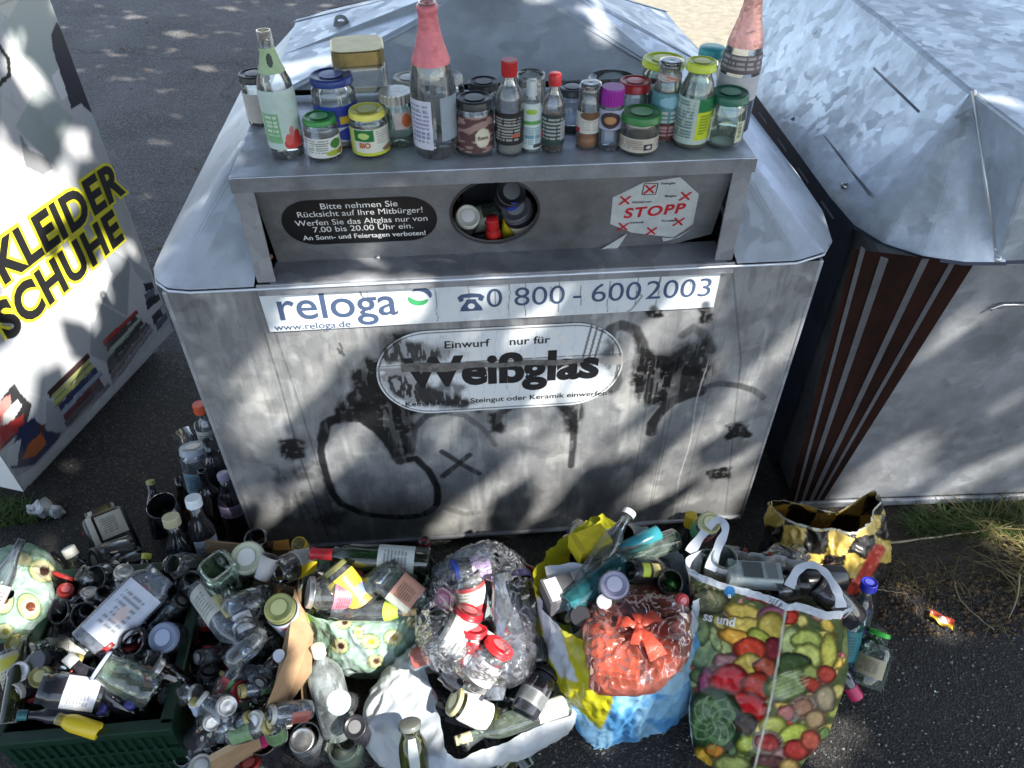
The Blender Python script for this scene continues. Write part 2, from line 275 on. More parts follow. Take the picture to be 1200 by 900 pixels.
    blob([(752, 412), (786, 416), (808, 405), (820, 440), (800, 462), (780, 476), (756, 470), (748, 455)], .93, .02, .55); blob([(786, 420), (828, 398), (838, 440), (820, 460), (800, 458)], .75, .03)
    stroke([(822, 458), (800, 464), (787, 470), (775, 480), (764, 496), (763, 506)], .011, .005); stroke([(815, 455), (843, 449), (868, 452), (885, 458), (894, 466)], .006, .005, .8)
    blob([(851, 499), (862, 497), (877, 499), (876, 511), (853, 513)], .9, .008, .3); blob([(828, 552), (855, 549), (854, 560), (829, 563)], .85, .008, .3)
    blob([(755, 352), (779, 354), (776, 370), (760, 372)], .8, .008, .2); blob([(820, 350), (836, 348), (834, 374), (822, 377)], .9, .01, .3); stroke([(525, 596), (545, 602), (560, 600)], .006, .008, .5)
    for q in ((398, 402), (396, 408), (400, 410)): stroke([q, (q[0]+3, q[1]+6)], .002, .002, .8)
    stroke([(310, 390), (330, 455), (350, 530), (386, 632)], .0012, .0015, .7, 0); stroke([(322, 388), (350, 470), (400, 632)], .0012, .0015, .5, 0); stroke([(857, 300), (868, 420), (850, 600)], .0015, .0015, .5, 0)
    for xx in (.40, .46, .47, .565): lay(c, sst(.0022, .0008, np.abs(x-xx-.01*fbm(x, z, .2, int(xx*100))))*.6*sst(.8, .5, z), (.08, .08, .09, .3))
    lay(c, sst(.002, .0008, np.abs(x-.545-.004*np.sin(z*20)))*.5*sst(.75, .6, z), (.7, .7, .7, .4))
    return c
grid('front_panel', 600, 390, lambda u, v: np.stack([X0+.0+u*(X1-X0), .004*np.sin(u*math.pi)*np.sin(v*3.1)*-1+0*u, .03+v*(ZE-.03)], 1), zinc('painted_zinc', attr=True, rough=.46, metal=.45, amp=.1, stain=.15), BIN, True, front_cols)
b = MB()      # sides, back and floor of the body, hollow so that glass lies inside
b.box(X0-.012, X0, .0, 1.30, .03, ZE); b.box(X1, X1+.012, .0, 1.30, .03, ZE); b.box(X0, X1, 1.29, 1.30, .03, ZE); b.box(X0, X1, .01, 1.29, .03, .045)
b.build('body', ZN, BIN, bevel=.004)
b = MB(); b.tube([(X0, -.004, .036), (X1, -.004, .036)], .008); b.build('bottom_rail', ZD, BIN, True)
for xx in (X0+.02, X1-.1):
    b = MB(); b.box(xx, xx+.08, .02, .1, 0, .03); b.build('foot', ZD, BIN)
# roof: eave ring (rounded), knee ring, flat top
E_ = [(-.655, -.014), (-.705, -.004), (-.738, .03), (-.757, .09), (-.757, .18), (-.74, 1.22), (-.70, 1.32), (-.62, 1.35), (.70, 1.35), (.79, 1.32), (.86, 1.22), (.855, .42), (.845, .20), (.815, .07), (.775, .015), (.70, -.014)]
K_ = {'a': (-.49, .375), 'b': (-.49, .70), 'c': (-.49, .98), 'd': (-.40, 1.08), 'e': (.50, 1.08), 'f': (.585, .98), 'g': (.595, .53), 'h': (.52, .365)}
T_ = {'a': (-.03, .69), 'b': (-.11, .715), 'c': (-.11, .80), 'd': (-.03, .83), 'e': (.19, .83), 'f': (.29, .80), 'g': (.29, .70), 'h': (.19, .67)}
V = [Vector((x, y, ZE+.013)) for x, y in E_]+[Vector((*K_[k], 1.238)) for k in 'abcdefgh']+[Vector((*T_[k], 1.362)) for k in 'abcdefgh']+[Vector((-.519, -.014, ZE+.013)), Vector((.560, -.014, ZE+.013))]
k0, t0 = 16, 24; a, b_, c_, d, e, f, g, h = range(16, 24)
Fr = [(0, a, 1), (1, a, 2), (2, a, 3), (3, a, b_), (3, b_, 4), (4, b_, c_, 5), (5, c_, 6), (6, c_, d), (6, d, 7), (7, d, e, 8), (8, e, 9), (9, e, f), (9, f, 10), (10, f, g, 11), (11, g, 12), (12, g, 13), (13, g, h), (13, h, 14), (14, h, 15), (15, h, 33), (32, a, 0)]
Fr = [tuple(reversed(q)) for q in Fr]
for i in range(8): j = (i+1) % 8; Fr.append((k0+j, k0+i, t0+i, t0+j))
Fr.append(tuple(t0+i for i in range(7, -1, -1)))
ro = part('roof', V, Fr, ZR, BIN, False); m_ = ro.modifiers.new('bevel', 'BEVEL'); m_.width = .012; m_.segments = 3; m_.limit_method = 'ANGLE'; m_.angle_limit = R(8)
b = MB(); b.tube([Vector((x, y, ZE+.006)) for x, y in E_], .0035, 8, True); b.build('eave_rim', ZR, ro, True)
b = MB(); b.box(-.09, .20, .755, .80, 1.36, 1.44); b.box(-.02, .13, .74, .83, 1.44, 1.50); b.build('lifting_block', mat('black_steel', (.02, .02, .022), .5), BIN, bevel=.006)
for (u, v) in ((400, 27), (718, 11)):
    p = MBIN.inverted() @ G(u, v, 1.29); b = MB(); b.tube([p+Vector((.014*math.cos(t), 0, .006+.010*math.sin(t))) for t in np.linspace(-.5, 3.64, 12)], .005, 8); b.box(p.x-.020, p.x+.020, p.y-.01, p.y+.012, p.z-.006, p.z+.002); b.build('lifting_eye', ZD, BIN, True)
# hopper box
HL, HR, ZL = -.515, .556, 1.2365
b = MB(); b.box(HL, HR, -.004, .385, ZL-.010, ZL); b.build('ledge', zinc('ledge_zinc', (.46, .49, .56), rough=.42, metal=.5, amp=.05, stain=.35), BIN, bevel=.0025)
b = MB(); b.box(HL+.01, HR-.01, .366, .386, ZL-.004, ZL+.010); b.build('back_flange', ZR, BIN, bevel=.003)
b = MB(); b.box(HL, HR, -.0065, -.0045, ZL-.032, ZL-.002); b.build('front_lip', zinc('lip_zinc', (.24, .25, .27), rough=.5, metal=.4, stain=.5, amp=.05), BIN, bevel=.0006)
for x0, x1 in ((HL+.002, HL+.042), (HR-.045, HR-.004)):
    b = MB(); b.box(x0, x1, -.002, .004, .985, ZL-.033); b.build('post', ZD, BIN, bevel=.0015)
for xx in (HL+.002, HR-.009): b = MB(); b.add([(xx, .004, .985), (xx, .004, ZL-.011), (xx, .38, ZL-.011), (xx, .02, .985), (xx+.005, .004, .985), (xx+.005, .004, ZL-.011), (xx+.005, .38, ZL-.011), (xx+.005, .02, .985)], [(0, 1, 2, 3), (7, 6, 5, 4), (0, 4, 5, 1), (1, 5, 6, 2), (2, 6, 7, 3)]); b.build('cheek', ZD, BIN)
b = MB(); b.box(HL+.03, HR-.02, -.012, .082, .978, .988); b.box(HL+.0, HR-.0, -.014, -.008, .958, .9875); b.build('sill', ZD, BIN, bevel=.002)
# tilted slot panel with a real round hole
PA = Vector((0, .012, 1.208)); PB = Vector((0, .076, .988)); PD = (PB-PA); PL = PD.length; PD = PD/PL; PN = Vector((0, -PD.z, PD.y)).normalized()
if PN.y > 0: PN = -PN
def panel_pt(x, s, off=0): return Vector((x, 0, 0))+PA+PD*s+PN*off
def on_panel(u, v):
    p = MBIN.inverted() @ onpl(u, v, MBIN @ PA, (MBIN.to_3x3() @ PN)); return (p.x, (p-PA).dot(PD))
hx, hs = on_panel(580, 249); HRAD = .094; xl, xr = HL+.036, HR-.038
V = []; Fc = []; n = 64
for k in range(n):
    t = 2*math.pi*k/n; c, s_ = math.cos(t), math.sin(t); V.append(panel_pt(hx+HRAD*c, hs+HRAD*s_))
    q = min((xr-hx)/c if c > 1e-6 else ((xl-hx)/c if c < -1e-6 else 9), (PL-hs)/s_ if s_ > 1e-6 else (-hs/s_ if s_ < -1e-6 else 9)); V.append(panel_pt(hx+q*c, hs+q*s_))
    V.append(panel_pt(hx+HRAD*c, hs+HRAD*s_, -.006))
for k in range(n): j = (k+1) % n; Fc += [(3*k, 3*k+1, 3*j+1, 3*j), (3*k+2, 3*k, 3*j, 3*j+2)]
for cx, cs in ((xl, 0), (xr, 0), (xr, PL), (xl, PL)):
    i = len(V); V.append(panel_pt(cx, cs)); ds = sorted(range(n), key=lambda k: (V[3*k+1]-V[i]).length)[:2]; Fc.append((3*ds[0]+1, i, 3*ds[1]+1))
part('slot_panel', V, Fc, zinc('panel_zinc', (.21, .215, .225), rough=.5, metal=.35, stain=.4, amp=.06), BIN)
b = MB(); b.tube([panel_pt(hx+(HRAD+.002)*math.cos(t), hs+(HRAD+.002)*math.sin(t), .001) for t in np.linspace(0, 2*math.pi, 49)[:-1]], .003, 6, True); b.build('slot_rim', mat('dark_rubber', (.03, .03, .03), .6), BIN, True)
for q in ((317, 300), (443, 301), (317, 318)):
    x, s = on_panel(*q); b = MB(); b.ball(panel_pt(x, s, .002), .006, 6); b.build('screw', mat('rusty_steel', (.25, .12, .06), .7) if q[0] < 400 else BOLT, BIN, True)
# stickers ---------------------------------------------------------
def roundrect(cx, cy, w, h, r, n=10):
    P = []
    for sx, sy, a0 in ((1, 1, 0), (-1, 1, 90), (-1, -1, 180), (1, -1, 270)):
        for k in range(n+1): t = R(a0+90*k/n); P.append((cx+sx*(w/2-r)+r*math.cos(t), cy+sy*(h/2-r)+r*math.sin(t)))
    return P
def put_text(to3, txt, c, size, mt, name, parent, off, ang=0, **k):
    V, Fc = text_vf(txt, size, **k); ca, sa = math.cos(ang), math.sin(ang)
    return part(name, [to3(c[0]+x*ca-y*sa, c[1]+x*sa+y*ca, off) for x, y in V], Fc, mt, parent)
def T3p(x, s, off): return panel_pt(x, -s, off)          # s counted upward as -s along the panel
def opt(u, v): x, s = on_panel(u, v); return (x, -s)
WT = mat('white_print', (.75, .76, .76), .5)
P = [opt(*q) for q in ((330, 260), (512, 254), (420, 232), (422, 284))]
cx, cy = (P[0][0]+P[1][0])/2, (P[2][1]+P[3][1])/2; wd, hg = P[1][0]-P[0][0], P[2][1]-P[3][1]
rr = roundrect(cx, cy, wd, hg, hg*.49, 14); st = part('black_sticker', [T3p(x, s, .0012) for x, s in rr], [tuple(range(len(rr)))], mat('black_vinyl', (.008, .008, .009), .35), BIN)
for i, (t, y, s_, bo) in enumerate((("Bitte nehmen Sie", .36, .150, .012), ("Rücksicht auf Ihre Mitbürger!", .20, .150, .012), ("Werfen Sie das Altglas nur von", .01, .150, .012), ("7.00 bis 20.00 Uhr ein.", -.15, .150, .012), ("An Sonn- und Feiertagen verboten!", -.33, .128, .03))):
    put_text(T3p, t, (cx+.004, cy+y*hg), s_*hg*1.18, WT, 'lettering', st, .002, bold=0 if i < 4 else .012, wide=(1.0, .95, .95, 1.0, .93)[i])
oc = [opt(*q) for q in ((753, 214), (797, 207), (819, 227), (812, 262), (789, 278), (740, 272), (715, 262), (718, 231))]
wcol = mat('grey_white_vinyl', (.52, .55, .55), .45, var=.12, vscale=30); st = part('stop_sticker', [T3p(x, s, .0012) for x, s in oc], [tuple(reversed(range(8)))], wcol, BIN)
RD = mat('red_print', (.52, .02, .03), .5); cx = sum(p[0] for p in oc)/8; cy = sum(p[1] for p in oc)/8
q = opt(766, 247); put_text(T3p, "STOPP", (q[0], q[1]), .042, RD, 'lettering', st, .002, bold=.03, shear=.12, space=1.15, ang=R(4))
for t, q in (("Steinglas", (783, 214)), ("Bleiglas", (786, 229)), ("Glühbirnen", (752, 236)), ("Keramik", (746, 260)), ("Porzellan", (784, 258))): q = opt(*q); put_text(T3p, t, q, .0095, BLK, 'lettering', st, .002, bold=.01)
def bar(name, p, q, w, T, mt, par, off):
    p = Vector(p); q = Vector(q); d = (q-p).normalized(); nn = Vector((-d.y, d.x))*w/2; return part(name, [T(*(p+nn), off), T(*(p-nn), off), T(*(q-nn), off), T(*(q+nn), off)], [(0, 1, 2, 3)], mt, par)
for u, v in ((761, 221), (803, 229), (732, 234), (730, 265), (795, 259), (763, 270)):
    x, s = opt(u, v)
    for k in (1, -1): bar('cross', (x-.011, s-.012*k), (x+.011, s+.012*k), .0045, T3p, RD, st, .0024+.0006*k)
x, s = opt(761, 221)
for p, q in (((-.014, -.016), (-.014, .016)), ((-.014, .016), (.016, .016)), ((.016, .016), (.016, -.016)), ((.016, -.016), (-.014, -.016))): bar('pictogram', (x+p[0], s+p[1]), (x+q[0], s+q[1]), .002, T3p, BLK, st, .0016)
fl = [opt(*q) for q in ((698, 291), (712, 286), (735, 272), (728, 283), (716, 295))]
part('torn_flap', [T3p(x, s, .012 if i in (0, 4) else .004) for i, (x, s) in enumerate(fl)], [tuple(range(5))], wcol, st)
fl = [opt(*q) for q in ((775, 276), (790, 277), (810, 266), (795, 276), (777, 281))]; part('torn_flap', [T3p(x, s, .006) for i, (x, s) in enumerate(fl)], [tuple(range(5))], wcol, st)
# strip sticker on the front
def T3f(x, z, off): return Vector((x, -.006-off, z))
def strip_cols(U, V, P):
    x = P[:, 0]; z = P[:, 2]; c = np.zeros((len(x), 4)); c[:] = (.62, .66, .70, .15); lay(c, sst(.45, .7, fbm(x, z, .05, 3))*.5, (.72, .73, .72, .1)); lay(c, sst(.6, .75, fbm(x, z*.3, .01, 8))*.25, (.4, .43, .47, .2))
    K = (.03, .04, .06, 0); rg = random.Random(4)
    for xx in (-.28, -.13, .005, .04, .075, .135, .155, .205, .27, .335, .385, -.055, .46):
        L0 = rg.uniform(0, .06); y0 = .858; zz = np.clip((z-.858)/.11, 0, 1); px = xx+.006*(vn(z*1, z*0+xx*9, .02, 5)-.5)+.002; a = (zz > L0*8*rg.random())*(zz < 1-.3*rg.random()); lay(c, sst(.0016, .0006, np.abs(x-px))*.75*a, K)
    lay(c, sst(.003, .001, sdist(x, z, FP([(745, 340), (752, 345), (740, 360), (725, 370), (700, 378)])))*.7, K); lay(c, sst(.0022, .001, sdist(x, z, FP([(775, 315), (772, 330), (762, 345)])))*.9, K)
    lay(c, sst(.0025, .001, sdist(x, z, FP([(420, 333), (424, 345), (432, 352)])))*.9, K); lay(c, sst(.016, .004, sdist(x, z, FP([(765, 360), (772, 368)])))*.9, (.05, .045, .04, 0)); lay(c, sst(.02, .004, sdist(x, z, FP([(826, 355), (826, 372)])))*.9, K)
    return c
p00, p10, p11, p01 = (ff(*q) for q in ((317, 387), (835, 358), (845, 313), (302, 339)))
S1 = mat('sticker_vinyl', attr=True, rough=.4)
def quadfn(a, b, c, d, y): return lambda u, v: np.stack([(1-v)*((1-u)*a[0]+u*b[0])+v*((1-u)*d[0]+u*c[0]), y+0*u, (1-v)*((1-u)*a[1]+u*b[1])+v*((1-u)*d[1]+u*c[1])], 1)
st = grid('strip_sticker', 420, 50, quadfn(p00, p10, p11, p01, -.0065), S1, BIN, True, strip_cols)
BL = mat('slate_blue_print', (.055, .085, .16), .5); cz = (p00[1]+p01[1])/2
put_text(T3f, "reloga", (ff(395, 358)[0], cz+.009), .112, BL, 'lettering', st, .0012, bold=.008, wide=.98)
put_text(T3f, "www.reloga.de", (ff(367, 380)[0], p00[1]+.0115), .026, BL, 'lettering', st, .0014, bold=.006, wide=1.1)
for t_, u_ in (("0 800", 616), ("-", 676), ("600", 721), ("2003", 794)): put_text(T3f, t_, (ff(u_, 345)[0], cz+.004), .074, BL, 'lettering', st, .0012, bold=-.002, wide=1.10)
def swoosh(name, cen, r0, r1, a0, a1, mt):
    V = []; n = 24
    for k in range(n+1):
        t = R(a0+(a1-a0)*k/n); wv = math.sin(math.pi*k/n)**.6; rm = (r0+r1)/2; hw = (r1-r0)/2*wv+.0005
        for s in (-1, 1): rr = rm+s*hw; V.append(T3f(cen[0]+rr*math.cos(t)*1.1, cen[1]+rr*math.sin(t), .0013))
    part(name, V, [(2*k, 2*k+1, 2*k+3, 2*k+2) for k in range(n)], mt, st)
cc = ff(492, 346); swoosh('logo_swoosh', (cc[0], cc[1]), .016, .027, 130, -10, BL); swoosh('logo_swoosh', (cc[0]-.002, cc[1]+.004), .014, .027, 185, 330, mat('green_print', (.05, .32, .12), .5))
q = ff(552, 354); b = MB()       # telephone pictogram
V2 = [(-.026, .006), (-.031, .019), (-.022, .027), (0, .030), (.022, .027), (.031, .019), (.026, .006), (.017, .010), (.017, .018), (-.017, .018), (-.017, .010)]
part('telephone_mark', [T3f(q[0]+x, q[1]+z, .0013) for x, z in V2], [tuple(range(len(V2)))], BL, st)
V2 = [(-.010, .013), (.010, .013), (.013, .005), (.024, -.010), (.026, -.020), (-.026, -.020), (-.024, -.010), (-.013, .005)]
part('telephone_mark', [T3f(q[0]+x, q[1]+z, .0013) for x, z in V2], [tuple(range(len(V2)))], BL, st)
part('telephone_dial', [T3f(q[0]+.008*math.cos(t), q[1]-.006+.008*math.sin(t), .0018) for t in np.linspace(0, 6.1, 20)], [tuple(range(20))], WT, st)
# pill sticker "Weissglas"
a_, b2 = ff(440, 430), ff(730, 420); zt, zb = ff(590, 380)[1], ff(590, 478)[1]; cx = (a_[0]+b2[0])/2; cz = (zt+zb)/2; wd = b2[0]-a_[0]; hg = zt-zb
def pill_cols(U, V, P):
    x = P[:, 0]; z = P[:, 2]; c = np.zeros((len(x), 4)); c[:] = (.66, .69, .72, .1); lay(c, sst(.45, .7, fbm(x, z, .05, 13))*.6, (.74, .74, .72, .1)); n1 = fbm(x, z, .02, 9); n2 = fbm(x*.9, z*.2, .008, 19, 3)
    rr_ = hg*.49; dx = np.maximum(np.abs(x-cx)-(wd/2-rr_), 0); d = np.hypot(dx, z-cz); lay(c, (np.abs(d-(rr_-.006)) < .0018)*.9, (.03, .03, .04, 0))
    lay(c, ((np.abs(x-.22-(z-cz)*.15) < .003)+(np.abs(x-.235-(z-cz)*.15) < .003)+(np.abs(x-.25-(z-cz)*.15) < .003))*.8*(z > cz), (.05, .05, .06, 0))
    def blob(px, a, soft=.012, st=.4):
        pl = FP(px); pl.append(pl[0]); ins = inpoly(x, z, pl[:-1]); dd = sdist(x, z, pl)*np.where(ins, -1, 1)+(n1-.5)*.02; lay(c, sst(soft, -soft, dd)*a*(1-st*(n2 > .58)), (.014, .013, .013, 0))
    blob([(442, 405), (470, 396), (500, 402), (528, 408), (522, 420), (480, 424), (446, 424)], .95); blob([(446, 440), (475, 434), (492, 444), (520, 455), (560, 470), (540, 478), (490, 474), (460, 462)], .97)
    blob([(478, 400), (520, 396), (545, 412), (505, 408)], .5, .02); blob([(712, 396), (728, 404), (734, 430), (724, 452), (712, 436), (702, 412)], .85, .014); blob([(516, 440), (548, 452), (535, 464), (512, 452)], .75, .01)
    lay(c, sst(.019, .010, np.abs(z-(cz+.012+.01*(fbm(x, z, .1, 4)-.5))))*.9*(n1 > .33), (.26, .255, .25, .4)); lay(c, sst(.002, .0007, np.abs(z-(cz+.032+.004*(n1-.5))))*.9, (.05, .05, .05, .2))
    lay(c, sst(.0013, .0005, np.abs((x*31+.7*n1) % 1-.5)/31)*.28, (.2, .22, .26, .1)); return c
def pill(u, v):
    t = (u*2-1); rr_ = hg*.49; X = t*wd/2; dx = np.maximum(np.abs(X)-(wd/2-rr_), 0); hh = np.sqrt(np.maximum(rr_**2-dx**2, 1e-9)); return np.stack([cx+X, -.0065+0*u, cz+(v*2-1)*hh], 1)
st = grid('pill_sticker', 320, 80, pill, S1, BIN, True, pill_cols)
put_text(T3f, "Einwurf", (ff(547, 413)[0], zt-.049), .032, BLK, 'lettering', st, .0012, bold=.012, wide=1.1); put_text(T3f, "nur für", (ff(620, 411)[0], zt-.049), .032, BLK, 'lettering', st, .0012, bold=.012, wide=1.1)
put_text(T3f, "Weißglas", (ff(590, 434)[0], cz+.000), .130, BLK, 'lettering', st, .0012, bold=.04, wide=1.0)
put_text(T3f, "Kein Porzellan, Steingut oder Keramik einwerfen !", (ff(597, 464)[0], zb+.0385), .0235, BLK, 'lettering', st, .0012, bold=.012, wide=1.12)
def band(u, v): x = cx-.245+u*.45; return np.stack([x, -.0085+0*u, cz+.024+.0025*np.sin(u*20)-.008*u+(v-.5)*(.026+.006*np.sin(u*9))*(1-.55*u)], 1)
grid('scraped_band', 120, 4, band, mat('scraped_tape', (.17, .165, .16), .4, .3, var=.6, vscale=50), st)
# ================================================================== RIGHT CONTAINER
MR = Matrix.Translation((.875, 1.56, 0)) @ Matrix.Rotation(R(2.6), 4, 'Z'); MRi = MR.inverted()
RB = empty('zinc_container', MR, 'second spangled zinc container with dark red stripes on its front, at the right edge', 'waste container')
RW, RD_, RH = 1.5, 1.22, .945
def lrp(u, v, z): return MRi @ G(u, v, z)
b = MB(); b.box(.02, RW, 0, RD_, .03, RH-.005); b.build('body', zinc('side_zinc', (.27, .28, .30), rough=.5, metal=.4, stain=.35, amp=.08), RB, bevel=.02)
b = MB(); b.box(.03, RW, -.014, -.002, .022, .05); b.build('bottom_rail', ZD, RB, bevel=.004)
V = [(-.004, .16, .02), (-.004, RD_, .02), (-.004, RD_, RH-.005), (-.004, .16, RH-.005)]
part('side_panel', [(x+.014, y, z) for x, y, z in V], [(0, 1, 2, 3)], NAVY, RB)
T1 = lrp(1140, 108, 1.27); T0 = lrp(1035, 22, 1.27); T2 = lrp(1215, 165, 1.27); TB = lrp(1120, 2, 1.27); rod0 = lrp(1165, 303, RH); TR = lrp(1400, 60, 1.27)
ev = [(rod0.x, -.02), (.30, -.025), (.20, -.02), (.11, .01), (.04, .07), (0, .16), (-.01, .30), (-.012, RD_-.05), (.03, RD_+.02)]
V = [Vector((x, y, RH)) for x, y in ev]+[T1, T0, lrp(905, -70, 1.27), T2, Vector((RW+.02, -.02, RH)), Vector((RW+.02, RD_+.02, RH)), TR, Vector((RW-.5, RD_-.45, 1.27))]
# 0-8 eave, 9 T1, 10 T0, 11 back-left top, 12 T2, 13 front right, 14 back right, 15 TR, 16 back right top
Fc = [(0, 9, 1), (1, 9, 2), (2, 9, 3), (3, 9, 4), (4, 9, 5), (5, 9, 6), (6, 9, 10), (6, 10, 7), (7, 10, 11), (7, 11, 8), (0, 13, 12), (0, 12, 9), (9, 12, 15, 16, 11, 10), (13, 14, 16, 15, 12), (14, 8, 11, 16)]
ro = part('roof', V, Fc, ZB, RB); m_ = ro.modifiers.new('bevel', 'BEVEL'); m_.width = .008; m_.segments = 2; m_.limit_method = 'ANGLE'; m_.angle_limit = R(12)
b = MB(); zf = RH-.03
loop = [Vector((x, y, 0)) for x, y in ev[::-1]]+[Vector((RW+.02, -.02, 0))]
for i in range(len(loop)-1):
    p, q = loop[i], loop[i+1]
    if i < 3: b.add([(p.x, p.y, RH-.055), (q.x, q.y, RH-.055), (q.x, q.y, RH), (p.x, p.y, RH)], [(0, 1, 2, 3)])
    else: b.add([(p.x, p.y, RH-.010), (q.x, q.y, RH-.010), (q.x, q.y, RH), (p.x, p.y, RH)], [(0, 1, 2, 3)])
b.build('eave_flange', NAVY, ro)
b = MB(); b.tube([V[0]+Vector((0, 0, .004)), T1+Vector((0, 0, .004))], .0055, 8); b.ball(V[0]+Vector((0, 0, .006)), .009, 6); b.ball(T1*.06+V[0]*.94+Vector((0, 0, .006)), .006, 6); b.build('hinge_rod', mat('bright_rod', (.7, .72, .75), .35, .6), ro, True)
def onfacet(u, v, i, j, k): n_ = (V[j]-V[i]).cross(V[k]-V[i]).normalized(); return MRi @ onpl(u, v, MR @ V[i], MR.to_3x3() @ n_), (n_ if n_.z > 0 else -n_)
for s in (((882, 50), (912, 92)), ((944, 130), (1019, 228)), ((1024, 80), (1077, 131)), ((950, 8), (972, 28))):
    p, n_ = onfacet(*s[0], 6, 9, 10); q, _ = onfacet(*s[1], 6, 9, 10); b = MB(); b.tube([p-n_*.0005, q-n_*.0005], .0035, 6); b.build('seam', mat('seam_grey', (.16, .18, .23), .5), ro, True)
for q in ((900, 97), (931, 140), (990, 218), (958, 40)):
    p, n_ = onfacet(*q, 6, 9, 10); b = MB(); b.lathe([(.010, 0), (.010, .003), (.006, .004), (.006, .010), (.001, .011)], 8, Matrix.Translation(p) @ n_.to_track_quat('Z', 'Y').to_matrix().to_4x4()); b.build('bolt', BOLT, ro, True)
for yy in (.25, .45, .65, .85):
    b = MB(); b.box(-.0135, -.011, yy, yy+.09, RH-.035, RH-.030); b.build('slot', mat('pale_steel_bar', (.4, .43, .5), .5, .3), RB)  # row of pale bars just below the eave
# stripes on the front, tapering downward
def fr(u, v): p = MRi @ onpl(u, v, MR @ Vector((0, -.004, 0)), MR.to_3x3() @ Vector((0, 1, 0))); return p.x, p.z
DR = mat('dark_red_stripe', (.016, .005, .003), .8, 0, .15, var=.6, vscale=7); 
def stripe(px, mt, name, y): Q = [fr(*p) for p in px]; part(name, [(x, y, z) for x, z in Q], [tuple(range(len(Q)))], mt, RB)
stripe([(1000, 292), (1142, 309), (962, 592), (921, 592)], DR, 'red_stripe_field', -.003)
GS = mat('grey_stripe', (.10, .10, .11), .7, 0, .2, var=.2, vscale=20)
for px in (((1009, 288), (1014, 292), (932, 592), (929, 592)), ((1032, 300), (1041, 303), (941, 592), (937, 592)), ((1080, 303), (1089, 303), (950, 592), (945, 592)), ((1113, 307), (1120, 307), (956, 592), (953, 592))): stripe(px, GS, 'grey_stripe', -.005)
b = MB(); b.tube([Vector((fr(1160+i*4, 360-3*math.sin(min(i, 4)/4*1.57))[0], -.008, fr(1160+i*4, 362-6*math.sin(min(i, 4)/4*1.57))[1])) for i in range(12)], .004, 6); b.build('bent_rod', BOLT, RB, True)
# ================================================================== CLOTHES CONTAINER
ZB0 = .07; PN0 = G(28, 575, ZB0); PF0 = G(203, 387, ZB0); CD = (PF0-PN0); CL = CD.length; CD.normalize(); CN = Vector((CD.y, -CD.x, 0))
if CN.x < 0: CN = -CN
MC = Matrix(((CD.x, -CN.x, 0, PN0.x), (CD.y, -CN.y, 0, PN0.y), (0, 0, 1, 0), (0, 0, 0, 1)))   # local x along the face, local y into the box
CB = empty('clothes_container', MC, 'tall white clothing bank printed KLEIDER SCHUHE with yellow-edged black letters, at the left edge', 'clothing container')
CHH = 1.95
def cf(u, v): p = onpl(u, v, PN0, CN)-PN0; return (p.dot(CD), p.z+ZB0)
def CP(px): return [cf(*p) for p in px]
b = MB(); b.box(0, CL, .012, 1.1, ZB0, CHH); b.box(.06, CL-.06, .06, 1.0, 0, ZB0-.001); b.build('body', mat('white_box_steel', (.55, .57, .6), .45), CB, bevel=.01)
